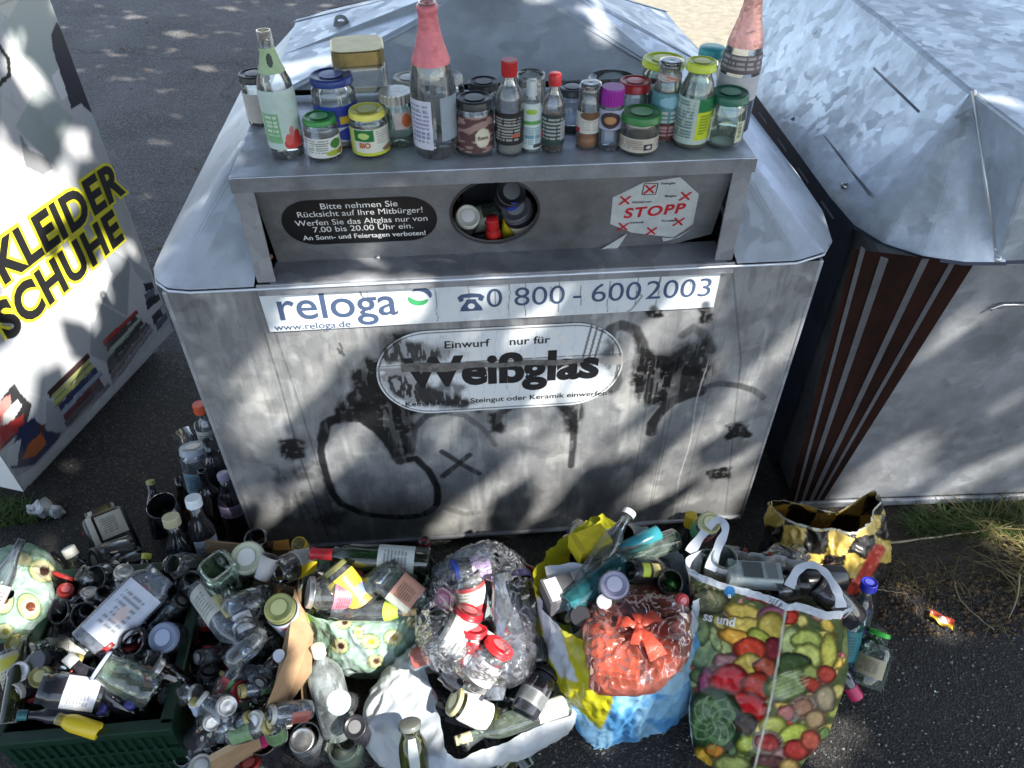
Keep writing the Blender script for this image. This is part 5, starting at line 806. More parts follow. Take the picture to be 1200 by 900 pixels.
g('wide dark pot standing behind the heap', 'cup', 189, 592, .24, 270, 80, 17, .15, 'dark', group=GJ)
g('dark green bottle with cream cap in the left heap', 'sauce', 200, 606, .33, 100, 74, 16, .27, 'dark', ((.46, .44, .28), .09, 1.45, 'ridge'), [lb((.55, .6, .58), .2, .4, 90)], group=GJ)
g('dark bottle with bright white cap and white label in the left heap', 'sauce', 226, 584, .36, 95, 76, 16, .31, 'dark', ((.66, .72, .76), .08, 1.35, 'ridge'), [lb((.52, .56, .70), .18, .62, 110, 10)], group=GJ)
g('small brown bottle with yellow cap behind the left heap', 'beer', 176, 564, .18, 100, 60, 11, .18, 'dark', ((.4, .4, .15), .06, 1.2, 'plain'), group=GJ)
g('small brown bottle with open neck behind the left heap', 'beer', 208, 560, .22, 95, 75, 10, .20, 'brown', None, [lb((.18, .07, .03), .2, .5)], group=GJ)
g('clear tumbler tilted toward the viewer in the left heap', 'tall', 201, 661, .33, 255, 60, 17, .14, 'grey', None, group=GJ)
g('green bottle lying under the clear tumbler', 'beer', 172, 650, .26, 80, 40, 12, .22, 'green', ((.6, .62, .08), .05, 1.2, 'plain'), group=GJ)
g('dark lidless jar between heap and cardboard box', 'jar', 232, 612, .20, 100, 80, 13, .16, 'dark', group=GJ)
g('bottle with orange-red cap half behind the container', 'sauce', 233, 474, .28, 90, 82, 11, .22, 'grey', ((.72, .12, .05), .14, 1.6, 'ridge'), [lb((.55, .55, .5), .2, .6)], group=GJ)
g('clear cup lying behind the container corner', 'cup', 213, 506, .12, 130, 30, 12, .09, 'grey', group=GJ)
g('pale blue plastic jar leaning by the container corner', 'jar', 226, 524, .20, 100, 70, 17, .16, 'blue', ((.45, .5, .56), .16, 1.1, 'lid'), [lb((.25, .4, .5), .1, .55)], group=GJ)
g('dark bottle with round mouth by the container corner', 'sauce', 243, 516, .25, 95, 80, 14, .24, 'dark', None, group=GJ)
g('dark bottle with lilac label by the container corner', 'sauce', 262, 556, .26, 95, 80, 15, .25, 'dark', ((.3, .28, .4), .06, 1.2, 'plain'), [lb((.34, .28, .42), .45, .62, 150)], group=GJ)
g('dark bottle mouth beside the lilac-labelled bottle', 'wine', 236, 551, .24, 95, 80, 13, .24, 'dark', None, group=GJ)
g('dark bottle lying at the foot of the container corner', 'wine', 263, 582, .16, 280, 30, 13, .22, 'dark', None, group=GJ)
g('grey jar standing behind the blue plastic jar', 'jar', 240, 496, .14, 90, 80, 13, .12, 'grey', lidS, group=GJ)
g('blue glass jar lying open in the crate with white label', 'jar', 46, 806, .33, 185, 28, 21, .13, 'dark', None, [lb((.55, .57, .62), .10, .62, 120, 0)], group=GD, fill=((.02, .03, .08), .5))
g('ribbed clear jar lying in the crate with its base up', 'ribbed', 118, 780, .34, 165, 32, 20, .13, 'pale', ((.30, .36, .52), .06, 1.1, 'lid'), group=GD)
g('dark jar open to the sky right of the centre of the crate', 'jar', 153, 753, .30, 260, 58, 18, .12, 'dark', None, [lb((.38, .36, .32), .1, .6, 90, 10)], group=GD)
g('jar with clear blue lid and red label at the right end of the crate', 'jar', 191, 747, .31, 262, 62, 18, .12, 'dark', ((.16, .20, .30), .14, 1.15, 'lid'), [lb((.30, .02, .03), .1, .45, 130)], group=GD)
g('dark bottle neck with white screw cap in the crate', 'sauce', 79, 770, .33, 150, 35, 13, .2, 'dark', lidW, group=GD)
g('small yellow tube with metal cap in the crate', 'tall', 68, 842, .31, 170, 20, 10, .09, nm='tube', solid=cm((.62, .46, .02), .4), cap=((.3, .28, .22), .2, 1., 'plain'), group=GD)
for i, (u, v) in enumerate(((117, 830), (152, 824), (182, 796))): g(('blue-capped bottle standing in the crate, nearest its front wall', 'blue-capped bottle with a slash mark standing in the crate', 'blue-capped bottle standing in the crate under the red-labelled jar')[i], 'wine', u, v, .27, 270, 82, 14, .25, 'dark', ((.05, .05, .22), .05, 1.3, 'plain'), group=GD)
g('jar with grey ridged lid at the left side of the crate', 'jar', 44, 774, .30, 250, 60, 12, .12, 'dark', ((.08, .08, .09), .14, 1.12, 'ridge'), group=GD)
g('small dark jar with pale cap in the crate corner', 'jar', 18, 812, .28, 250, 40, 12, .10, 'dark', ((.4, .38, .35), .14, 1.1, 'lid'), group=GD)
g('teal-capped bottle lying in the crate', 'sauce', 22, 838, .29, 190, 20, 11, .18, 'dark', ((.03, .12, .14), .1, 1.3, 'plain'), group=GD)
g('yellow and white food pouch wrapped round a jar at the left edge', 'jar', 8, 762, .30, 120, 30, 14, .10, 'grey', None, [lb((.42, .40, .30), .05, .9, 200, 0, ('rect', -1, 1, .6, .9, (.4, .38, .05)))], group=GD)
g('olive bottle lying at the left edge of the crate', 'beer', 30, 745, .30, 100, 15, 13, .2, 'olive', None, group=GD)
filler(30, 'dark glass jar buried deep in the green crate', 'dark glass jars buried deep in the green crate', (12, 188), (735, 818), (.18, .25), ['dark', 'dark', 'brown', 'olive', 'grey'], (45, 82), r=(15, 19))
filler(30, 'dark glass jar buried under the left heap', 'dark glass jars buried under the left heap', (60, 245), (655, 722), (.14, .27), ['dark', 'dark', 'grey', 'green', 'brown'])
filler(22, 'dark glass jar buried deep in the green crate', 'dark glass jars buried deep in the green crate', (15, 190), (738, 806), (.25, .30), ['dark', 'grey', 'brown', 'pale', 'dark'], (35, 80), r=(11, 16))
filler(16, 'dark glass jar buried under the left heap', 'dark glass jars buried under the left heap', (70, 240), (660, 715), (.27, .32), ['grey', 'dark', 'clear', 'green'], (20, 75), r=(10, 14))
# cardboard box
g('big square preserving jar standing open in the cardboard box', 'square', 252, 662, .37, 268, 78, 21, .15, 'pale', None, [lb((.10, .25, .08), .05, .35, 60, 10)], group=GJ)
g('jar with cream twist lid in the cardboard box', 'pot', 289, 653, .35, 268, 72, 20, .10, 'clear', ((.52, .54, .40), .16, 1.05, 'lid'), fill=((.40, .40, .34), .7), group=GJ)
g('open dark jar at the back of the cardboard box', 'jar', 299, 631, .33, 280, 70, 15, .12, 'dark', None, group=GJ)
g('jar with yellow and white label lying at the back right of the cardboard box', 'jar', 322, 672, .34, 235, 30, 17, .12, 'grey', None, [lb((.55, .56, .60), .1, .55, 190, 0, ('rect', -1, -.1, .0, 1, (.68, .55, .03)))], group=GJ)
g('white plastic pot crushed beside the cream lid jar', 'cup', 318, 652, .36, 60, 40, 12, .06, solid=cm((.58, .56, .54), .5), group=GJ, nm='plastic_pot')
g('yellow cap upright on the cardboard edge', 'pot', 350, 637, .33, 270, 70, 9, .04, solid=cm((.62, .47, .03), .35), cap=((.10, .08, .02), .1, .8, 'plain'), group=GJ, nm='stopper')
g('long clear bottle lying across the box with paper labels', 'wine', 292, 768, .33, 312, 8, 18, .27, 'blue', None, [lb((.52, .52, .46), .08, .5, 90, 35), lb((.62, .58, .30), .30, .62, 40, -30)], group=GJ)
g('second long clear bottle lying beside the labelled one', 'wine', 286, 745, .31, 318, 10, 15, .25, 'grey', None, group=GJ)
for i, a in enumerate(((296, 714, .35, 285, 52, 13, .10, 'clear', 'open jar facing up in the middle of the cardboard box'), (276, 702, .34, 120, 20, 15, .11, 'blue', 'jar with barcode label lying behind the open jar'), (312, 697, .34, 20, 15, 17, .11, 'clear', 'large clear jar lying on its side below the divider'), (288, 742, .34, 300, 35, 16, .10, 'grey', 'clear cup with white sticker in the box'), (275, 722, .33, 300, 20, 13, .10, 'blue', 'bluish jar squeezed between bottles in the box'), (262, 725, .33, 160, 25, 12, .09, 'clear', 'short clear jar at the box\'s left side'), (308, 742, .33, 40, 20, 14, .10, 'clear', 'clear jar left of the tall printed jar'))): g(a[8], 'jar' if i % 2 else 'round', *a[:7], a[7], None, [lb((.58, .6, .64), .2, .6, 80)] if i in (1, 3) else [], group=GJ)
g('tall printed jar with olive lid standing in the box', 'pot', 327, 712, .37, 262, 76, 19, .14, 'clear', ((.36, .38, .14), .14, 1.0, 'lid'), [lb((.52, .58, .72), .05, .86, 200, 0, ('rect', -1, 1, 0, .25, (.30, .45, .06)), ('rect', .1, 1, .25, .42, (.68, .28, .05)), ('rect', -.5, .6, .75, .9, (.3, .08, .15)))], group=GJ)
g('white threaded bottle neck sticking up at the box edge', 'sauce', 327, 768, .33, 270, 75, 12, .16, 'white', ((.60, .62, .70), .12, 1.4, 'ridge'), group=GJ)
g('ribbed jar lying at the front of the cardboard box', 'ribbed', 324, 796, .27, 350, 15, 16, .12, 'blue', None, group=GJ)
g('small jar with red and green label in the box', 'tall', 282, 775, .30, 60, 30, 10, .10, 'clear', None, [lb((.40, .05, .05), .1, .6, 200, 0, ('rect', 0, 1, 0, 1, (.05, .25, .06)))], group=GJ)
g('open bottle mouth in the front of the cardboard box', 'beer', 306, 820, .26, 285, 60, 13, .2, 'dark', None, group=GJ)
g('frosted clear jar lying in the lower left of the box', 'jar', 244, 834, .27, 235, 30, 16, .11, 'clear', None, [lb((.45, .45, .44), .1, .7, 120)], group=GJ)
g('blue-grey round jar in the front of the box', 'round', 284, 848, .25, 250, 60, 16, .10, 'grey', ((.10, .10, .16), .12, 1.1, 'lid'), group=GJ)
g('bottle neck with gold ring and pale foil left of the box', 'wine', 227, 822, .28, 92, 84, 14, .27, 'dark', foil=((.45, .52, .66), .84, cm((.45, .52, .66), .4)), cap=((.38, .34, .12), .06, 1.15, 'plain'), group=GJ)
filler(34, 'clear glass jar buried deep in the cardboard box', 'clear glass jars buried deep in the cardboard box', (240, 318), (690, 840), (.14, .25), ['grey', 'dark', 'clear', 'blue'])
filler(30, 'clear glass jar buried deep in the cardboard box', 'clear glass jars buried deep in the cardboard box', (225, 318), (690, 860), (.24, .30), ['grey', 'clear', 'clear', 'blue', 'pale'], (15, 75), r=(9, 14))
filler(16, 'clear jar standing low on the asphalt in the front row', 'clear jars standing low on the asphalt in the front row', (205, 425), (815, 900), (.07, .12), ['grey', 'clear', 'pale', 'dark'], (60, 85), r=(12, 18))
# front row
g('dark jar with pink screw cap standing in front', 'jar', 308, 867, .13, 270, 80, 20, .13, 'dark', ((.62, .05, .20), .10, .5, 'ridge'), group=GJ)
g('wide empty clear jar standing open in front of the box', 'jar', 357, 864, .12, 268, 80, 21, .12, 'grey', None, [lb((.4, .42, .42), .15, .6, 80, 60, lines=0)], group=GJ)
g('open clear jar with pale residue beside the white bag', 'jar', 402, 874, .12, 268, 80, 21, .12, 'pale', None, fill=((.50, .48, .40), .35), group=GJ)
g('jar with pale blue lid standing among the front jars', 'jar', 396, 823, .20, 262, 66, 14, .13, 'grey', ((.42, .48, .58), .12, 1.2, 'lid'), group=GJ)
g('bottle with black cap bearing a white and pink mark', 'beer', 416, 852, .20, 262, 74, 15, .19, 'dark', (BK, .05, 2.4, 'lid'), group=GJ)
g('clear plastic bottle with white cap leaning on the avocado bag', 'flask', 372, 758, .30, 110, 62, 21, .24, 'white', ((.66, .66, .62), .10, 1.25, 'ridge'), group=GJ)
for i, a in enumerate(((274, 884, .12, 14, 'clear', 'clear jar at the bottom edge of the picture under the torn flap'), (240, 888, .11, 15, 'blue', 'bluish jar at the bottom edge left of the torn flap'), (214, 886, .12, 13, 'blue', 'pale blue plastic cup at the bottom edge beside the crate'), (255, 872, .14, 12, 'grey', 'jar with purple and white label near the bottom edge'), (288, 892, .10, 16, 'grey', 'grey jar at the bottom edge behind the pink-capped jar'))): g(a[5], 'jar', a[0], a[1], a[2], 265, 70, a[3], .11, a[4], None, [lb((.45, .2, .4), .2, .7)] if i == 3 else [], group=GJ)
# avocado bag contents
GA = 'jars and bottles in the avocado bag'
g('green bottle with red capsule lying at the back of the avocado bag', 'wine', 362, 648, .36, 178, 4, 16, .30, 'green', foil=((.5, .02, .03), .80, cm((.5, .02, .03), .4)), labs=[lb((.58, .62, .60), .12, .42, 150, 0)], group=GA)
g('jar with bright yellow label and olive lid in the avocado bag', 'jar', 390, 666, .37, 140, 35, 18, .12, 'clear', ((.22, .22, .08), .12, 1.1, 'lid'), [lb((.72, .55, .05), .05, .80, 220, 0, ('rect', .2, .7, .2, .5, (.2, .25, .6)), ('rect', -1, 1, .0, .12, (.5, .25, .06)))], group=GA)
g('jar with silver lid and pink label in the avocado bag', 'jar', 362, 694, .36, 190, 22, 19, .12, 'clear', (SV, .12, 1.15, 'lid'), [lb((.40, .15, .20), .1, .55, 180, 0)], group=GA)
g('jar with salmon pink label in the avocado bag', 'square', 446, 672, .36, 150, 25, 19, .12, 'clear', None, [lb((.55, .28, .20), .1, .62, 110, 0, ('rect', -1, -.5, 0, 1, (.6, .6, .5)))], group=GA)
g('clear bottle with lime collar lying on the avocado bag', 'beer', 492, 716, .33, 355, 8, 12, .2, 'clear', None, [lb((.45, .60, .08), .58, .75, 330, 0, lines=0), lb((.5, .35, .15), .8, .97, 330, 0, lines=0)], group=GA)
g('clear jar behind the salmon-labelled jar', 'jar', 470, 664, .35, 30, 20, 17, .12, 'pale', None, group=GA)
g('clear round jar in front of the yellow-labelled jar', 'round', 420, 700, .33, 250, 40, 17, .10, 'clear', None, group=GA)
g('small clear jar at the left of the avocado bag', 'jar', 385, 712, .32, 200, 20, 14, .09, 'grey', None, [lb((.5, .1, .1), .4, .6)], group=GA)
g('dark green bottle with wine-red cap standing by the container', 'wine', 497, 632, .34, 95, 84, 15, .32, 'green', foil=((.12, .01, .02), .86, cm((.13, .012, .02), .35)), group=GJ)
filler(14, 'clear jar buried in the avocado bag', 'clear jars buried in the avocado bag', (365, 488), (655, 712), (.20, .29), ['grey', 'dark', 'clear'])
# see-through bag contents
GT = 'jars inside the see-through bag'
g('large ribbed clear jar at the top of the see-through bag', 'ribbed', 575, 648, .33, 30, 12, 22, .15, 'blue', (BLU, .01, .2, 'plain'), group=GT)
g('jar with blue lid in the see-through bag', 'jar', 530, 672, .34, 200, 15, 17, .10, 'clear', ((.03, .07, .35), .14, 1.1, 'lid'), [lb((.4, .3, .5), .1, .6)], group=GT)
g('jar with white label and red print in the see-through bag', 'jar', 546, 672, .36, 110, 55, 19, .12, 'clear', None, [lb((.60, .62, .58), .1, .8, 190, 0, ('ell', .3, .3, .3, .15, (.45, .04, .05)), ('rect', -1, 1, .9, 1, (.4, .05, .05)))], group=GT)
g('jar with dark red lid in the middle of the see-through bag', 'jar', 550, 716, .36, 60, 50, 18, .09, 'clear', ((.42, .01, .02), .2, 1.15, 'lid'), [lb((.4, .02, .03), .05, .7)], group=GT)
g('jar with bright red label and white mark in the see-through bag', 'jar', 556, 738, .36, 80, 55, 17, .11, 'clear', ((.5, .02, .03), .15, 1.1, 'lid'), [lb((.42, .015, .02), .05, .85, 200, 0, ('ell', 0, .5, .3, .2, (.6, .6, .65)))], group=GT)
g('jar with big red lid near the knot of the see-through bag', 'jar', 586, 757, .36, 40, 45, 19, .11, 'clear', ((.60, .015, .02), .16, 1.15, 'lid'), [lb((.58, .55, .55), .2, .7, 140)], group=GT)
g('long ribbed plastic bottle on the right of the see-through bag', 'ribbed', 588, 676, .35, 98, 15, 17, .24, 'blue', None, group=GT)
g('second long ribbed bottle at the right edge of the see-through bag', 'ribbed', 610, 672, .33, 100, 15, 14, .22, 'grey', ((.25, .18, .45), .1, 1.1, 'lid'), group=GT)
g('wide jar with white paper label at the left of the see-through bag', 'pot', 518, 735, .35, 160, 25, 23, .12, 'white', None, [lb((.62, .63, .60), .05, .9, 200, 0, ('ell', .4, .3, .2, .2, (.4, .5, .6)))], group=GT)
g('clear jar under the salmon label at the left of the see-through bag', 'jar', 503, 695, .33, 200, 30, 18, .11, 'clear', None, [lb((.45, .10, .12), .1, .3)], group=GT)
g('clear jar with pink lid fragment in the see-through bag', 'jar', 520, 702, .34, 250, 40, 14, .10, 'clear', ((.5, .12, .2), .12, 1.1, 'lid'), group=GT)
g('clear jar below the big red lid', 'jar', 560, 778, .30, 250, 35, 20, .11, 'clear', None, group=GT)
filler(22, 'clear jar buried in the see-through bag', 'clear jars buried in the see-through bag', (508, 622), (665, 785), (.16, .30), ['clear', 'grey', 'dark', 'blue'])
# white bag contents
GWB = 'bottles spilling from the white bag'
g('dark green wine bottle lying in the white bag', 'wine', 542, 874, .20, 222, 12, 18, .30, 'olive', foil=((.04, .045, .05), .80, cm((.05, .055, .06), .35)), group=GWB)
g('second green wine bottle lying behind the first', 'wine', 552, 852, .20, 215, 10, 17, .30, 'green', foil=((.05, .05, .05), .82, cm((.06, .06, .055), .35)), group=GWB)
g('clear bottle with gold cap lying along the front of the white bag', 'wine', 535, 868, .22, 200, 4, 14, .27, 'pale', ((.42, .36, .22), .13, 1.15, 'ridge'), [lb((.5, .5, .48), .04, .3, 110, 0)], group=GWB)
g('jar with gold lid in the white bag', 'jar', 532, 822, .27, 170, 35, 17, .11, 'olive', ((.40, .37, .20), .1, 1.15, 'lid'), [lb((.6, .6, .56), .2, .85, 150, 0, lines=0)], group=GWB)
g('crumpled white card with oval print in the white bag', 'pot', 572, 826, .22, 60, 10, 11, .06, solid=cm((.55, .58, .66), .5), group=GWB, nm='paper_cup')
g('grey green bottle standing up through a hole in the white bag', 'tall', 480, 848, .26, 100, 55, 17, .16, 'olive', ((.10, .11, .10), .06, 1.2, 'plain'), [lb((.36, .40, .40), .45, .85, 40, 0, lines=0)], group=GWB)
g('black bottle in the right corner of the white bag', 'jar', 640, 786, .26, 60, 10, 17, .11, 'dark', (BK, .12, 1.1, 'lid'), [lb((.12, .13, .14), .2, .5)], group=GWB)
g('jar with black and white label under the white bag handle', 'jar', 520, 785, .28, 150, 20, 15, .11, 'dark', None, [lb((.55, .55, .52), .1, .5)], group=GWB)
filler(14, 'green bottle buried in the white bag', 'green bottles buried in the white bag', (535, 640), (795, 865), (.08, .14), ['olive', 'dark', 'green'], (5, 20), ('beer', 'jar'), L=(.12, .18))
# yellow bag contents
GY = 'bottles and packs in the yellow and blue bag'
g('clear bottle with white cap pointing to the container from the yellow bag', 'beer', 738, 600, .50, 55, 15, 14, .22, 'clear', ((.6, .62, .64), .06, 1.5, 'plain'), group=GY)
carton('bright yellow carton in the yellow bag', 693, 630, .48, .085, .06, .05, 25, (.72, .58, .02))
g('small teal bottle lying in the yellow bag', 'spice', 772, 624, .48, 25, 8, 10, .11, 'teal', None, solid=cm((.03, .22, .27), .25), group=GY)
g('clear jar with lilac lid standing in the yellow bag', 'pot', 720, 685, .50, 265, 72, 19, .11, 'clear', ((.34, .33, .46), .1, .95, 'lid'), group=GY)
g('bottle with flat white cap beside the lilac-lidded jar', 'sauce', 708, 705, .48, 265, 60, 13, .15, 'white', ((.72, .72, .72), .08, 1.6, 'plain'), group=GY)
g('dark round bottle on the right of the yellow bag', 'round', 786, 682, .47, 265, 60, 19, .14, 'green', None, fill=((.01, .03, .02), .6), group=GY)
g('black jar with lime and yellow label in the yellow bag', 'jar', 738, 668, .48, 200, 30, 13, .10, 'dark', None, [lb((.02, .02, .02), .1, .9, 200, 0, ('rect', -.3, .4, .6, .9, (.5, .6, .05)), ('rect', -.3, .4, .2, .5, (.6, .5, .2)))], group=GY)
g('pale teal bottle lying across the yellow bag', 'wine', 756, 633, .47, 40, 6, 15, .25, 'teal', None, group=GY)
g('clear bottle lying beside the pale teal bottle', 'wine', 690, 668, .47, 205, 5, 14, .24, 'pale', None, group=GY)
g('brown paper cup rim behind the yellow carton', 'cup', 730, 627, .48, 270, 60, 14, .08, solid=cm((.10, .055, .03), .6), group=GY, nm='paper_cup')
carton('black and white carton under the white handle of the yellow bag', 664, 686, .46, .10, .065, .05, 20, (.10, .10, .11), labs=[(-.45, -.15, -.45, .45, (.55, .55, .56)), (.2, .45, -.45, .45, (.35, .35, .36))])
g('bottle with coral red cap at the right rim of the yellow bag', 'sauce', 800, 704, .46, 300, 40, 12, .16, 'grey', ((.66, .06, .07), .09, 1.6, 'lid'), group=GY)
g('black lidded jar at the front of the yellow bag', 'jar', 680, 722, .45, 265, 50, 13, .10, 'dark', (BK, .12, 1.1, 'ridge'), group=GY)
g('grey milk-glass bottle next to the dark round bottle', 'jar', 765, 668, .46, 265, 50, 15, .12, 'grey', None, [lb((.5, .48, .42), .2, .7, 70)], group=GY)
filler(22, 'dark bottle buried in the yellow bag', 'dark bottles buried in the yellow bag', (665, 798), (640, 735), (.30, .42), ['dark', 'green', 'grey', 'olive'], (10, 50), ('beer', 'jar', 'jar'))
# fruit bag contents and around it
GF = 'bottles and packs in the fruit bag'
g('small bottle with yellow cap between the two bags', 'sauce', 810, 604, .38, 90, 80, 11, .25, 'dark', ((.70, .50, .03), .14, 1.5, 'ridge'), group=GJ)
g('green bottle under the white handle of the fruit bag', 'beer', 828, 646, .50, 262, 80, 13, .2, 'green', None, group=GF)
g('jar with cream and green lid on top at the back of the fruit bag', 'jar', 832, 612, .54, 268, 66, 14, .10, 'clear', ((.42, .40, .22), .15, 1.1, 'lid'), [lb((.45, .12, .15), .1, .7, 200, 0, ('rect', -1, 0, 0, 1, (.05, .22, .1)))], group=GF)
g('white-labelled jar at the left in the fruit bag', 'jar', 850, 652, .52, 262, 74, 17, .13, 'pale', None, [lb((.60, .58, .54), .05, .95, 220, 0)], group=GF)
carton('silver pack with barcode lying in the fruit bag', 886, 668, .51, .115, .05, .04, -4, (.42, .47, .46), labs=[(-.25, .12, -.4, .4, (.10, .11, .11)), (.2, .4, -.4, .4, (.2, .22, .22))])
g('black jar lying in the fruit bag under the right handle', 'jar', 925, 682, .49, 190, 8, 17, .13, solid=cm((.012, .012, .014), .2), cap=(BK, .1, 1.1, 'lid'), group=GF)
g('second black jar with pale label in the right corner of the fruit bag', 'jar', 955, 684, .49, 150, 30, 17, .12, 'dark', (BK, .1, 1.1, 'lid'), [lb((.5, .5, .52), .3, .6, 60)], group=GF)
g('clear tray shaped jar in the middle of the fruit bag', 'round', 905, 692, .48, 200, 10, 16, .12, 'grey', None, group=GF)
g('bottle with brown-red capsule behind the fruit bag', 'wine', 973, 655, .36, 85, 78, 13, .33, 'dark', foil=((.16, .03, .02), .84, cm((.16, .035, .025), .35)), group=GJ)
filler(14, 'dark bottle buried in the fruit bag', 'dark bottles buried in the fruit bag', (855, 950), (655, 680), (.34, .40), ['dark', 'grey', 'clear'], (8, 25), ('jar', 'jar'), L=(.07, .1))
g('bottle with royal blue cap standing right of the fruit bag', 'sauce', 1019, 683, .25, 95, 78, 13, .24, 'grey', ((.02, .03, .42), .12, 1.7, 'lid'), [lb((.12, .08, .3), .1, .4)], group=GJ)
g('teal plastic bottle beside the fruit bag', 'tall', 1000, 705, .20, 80, 60, 16, .17, 'teal', None, [lb((.02, .16, .18), .1, .6)], group=GJ)
g('purple-grey slim bottle leaning beside the fruit bag', 'beer', 1014, 715, .14, 70, 55, 11, .2, 'grey', ((.05, .04, .2), .06, 1.2, 'plain'), [lb((.10, .06, .25), .1, .4)], group=GJ)
g('green tinted bottle with bright green cap on the asphalt right of the fruit bag', 'flask', 1031, 741, .12, 65, 40, 20, .14, 'pale', ((.08, .62, .08), .10, 2.0, 'lid'), [lb((.36, .32, .20), .2, .55, 100, 0)], group=GJ)
g('pink capped small bottle at the foot of the fruit bag', 'spice', 984, 782, .08, 130, 40, 8, .09, 'grey', None, [lb((.55, .03, .12), .0, .4, 350, 0, lines=0)], group=GJ)
g('clear jar under the teal bottle', 'jar', 1000, 752, .08, 200, 20, 15, .10, 'grey', None, group=GJ)
g('small dark bottle neck behind the chequered bag\'s left corner', 'beer', 905, 614, .22, 90, 80, 9, .2, 'dark', None, group=GJ)
# snack wrapper
wr = thing_at('snack_wrapper', 1103, 728, 'small red and yellow snack wrapper lying on the asphalt at right', 'wrapper')
def wcf(U, V_, P): c = np.zeros((len(U), 4)); c[:] = (.50, .06, .04, 1); lay(c, (V_ < .5+.1*np.sin(U*9))*1., (.68, .45, .03, 1)); lay(c, ell(U, V_, .55, .45, .2, .28) < 1, (.6, .6, .62, 1)); lay(c, sst(.5, .7, fbm(U*5, V_*5, 1., 3))*.5, (.3, .12, .05, 1)); return c
PQ = [G(*q, .012)-wr.location for q in ((1089, 723), (1116, 739), (1119, 727), (1091, 714))]
grid('foil', 24, 14, lambda u, v: np.array([tuple((PQ[0]*(1-a)+PQ[1]*a)*(1-b_)+(PQ[3]*(1-a)+PQ[2]*a)*b_+Vector((0, 0, .006*math.sin(a*9)*math.cos(b_*5)))) for a, b_ in zip(u, v)]), mat('wrapper_film', attr=True, rough=.3), wr, True, wcf)
# ================================================================== GRASS, LITTER, TWIGS
def blades(name, pts, h, w_, mt, lab, cat, lean=.6, seed=1):
    rg = random.Random(seed); V = []; Fc = []
    for x, y in pts:
        a = rg.uniform(0, 6.28); hh = h*rg.uniform(.4, 1.2); le = lean*hh*rg.uniform(.4, 1.3); dx_, dy_ = math.cos(a), math.sin(a); ww = w_*rg.uniform(.6, 1.3); b0 = len(V)
        for k in range(4): f = k/3; q = Vector((x+dx_*le*f*f, y+dy_*le*f*f, hh*(f-.25*f*f*lean))); V += [q+Vector((-dy_, dx_, 0))*ww*(1-f*.85), q-Vector((-dy_, dx_, 0))*ww*(1-f*.85)]
        Fc += [(b0+2*k, b0+2*k+1, b0+2*k+3, b0+2*k+2) for k in range(3)]
    return tag(part(name, V, Fc, mt), lab, cat, kind='stuff')
rg = random.Random(9)
def rpx(poly, n): 
    out = []; us = [p[0] for p in poly]; vs = [p[1] for p in poly]
    while len(out) < n:
        u, v = rg.uniform(min(us), max(us)), rg.uniform(min(vs), max(vs))
        if inpoly(np.array([u]), np.array([v]), poly)[0]: q = G(u, v, 0); out.append((q.x, q.y))
    return out
DRY = mat('dry_grass', (.26, .22, .09), .8, var=.4, vscale=12, trans=.3); GG = mat('green_grass', (.07, .12, .03), .7, var=.4, vscale=12, trans=.3)
blades('grass', rpx([(1060, 612), (1250, 596), (1250, 640), (1150, 628), (1070, 632)], 1500), .07, .0030, GG, 'green grass along the foot of the right container', 'grass', 1.2, 2)
blades('dry_grass', rpx([(1130, 612), (1250, 600), (1250, 700), (1190, 700), (1185, 650), (1130, 630)], 520), .10, .0024, DRY, 'dry yellow grass at the right edge', 'grass', 1.5, 3)
blades('straw', rpx([(1040, 625), (1200, 640), (1200, 760), (1100, 700), (1045, 690)], 150), .035, .0012, DRY, 'dry straw scattered over the soil at right', 'straw', 3, 4)
blades('weeds', rpx([(-20, 585), (50, 592), (60, 612), (-20, 622)], 420), .05, .003, GG, 'low green weeds in front of the clothes container', 'weeds', 1.0, 5)
def twig(pts, r, lab, grp=None):
    P = cr([tuple(G(*p)) for p in pts], 16, False); b = MB(); b.tube([Vector(q)+Vector((0, 0, .002*math.sin(i*1.9))) for i, q in enumerate(P)], [r*(1-.6*i/15) for i in range(16)], 6); tag(b.build('twig', mat('dry_twig', (.34, .28, .19), .8, var=.3, vscale=30), None, True), lab, 'twig', grp)
twig([(1036, 637, .03), (1090, 630, .03), (1150, 622, .03), (1185, 617, .05)], .004, 'long pale stick lying in front of the right container', 'twigs'); twig([(1118, 680, .02), (1124, 700, .02), (1140, 718, .02), (1165, 738, .02)], .0022, 'curved thin stem on the soil above the wrapper', 'twigs'); twig([(1025, 690, .015), (1045, 693, .02), (1064, 696, .015)], .002, 'short straight straw right of the blue cap', 'twigs'); twig([(1195, 672, .1), (1192, 700, .06), (1182, 725, .02)], .003, 'stiff dry stalk at the right edge', 'twigs')
def scatter(name, n, reg, s0, s1, mt, lab, cat, seed):
    rg2 = random.Random(seed); V = []; Fc = []
    for k in range(n):
        u, v = rg2.uniform(reg[0], reg[1]), rg2.uniform(reg[2], reg[3]); p = G(u, v, .0); s = rg2.uniform(s0, s1)*(.4+rg2.random()**3); b0 = len(V)
        for dx_, dy_, dz in ((1, 0, 0), (0, 1, 0), (-1, 0, 0), (0, -1, 0), (0, 0, 1), (0, 0, -.5)): V.append(p+Vector((dx_*s*rg2.uniform(.6, 1.2), dy_*s*rg2.uniform(.6, 1.2), dz*s*rg2.uniform(.4, .9)+.001)))
        for a, b_ in ((0, 1), (1, 2), (2, 3), (3, 0)): Fc += [(b0+a, b0+b_, b0+4), (b0+b_, b0+a, b0+5)]
    return tag(part(name, V, Fc, mt), lab, cat, kind='stuff')
scatter('gravel', 2600, (560, 1220, 690, 930), .0010, .0045, mat('grey_grit', (.22, .21, .20), .9, var=.6, vscale=40), 'grey grit strewn over the asphalt in the foreground', 'gravel', 4)
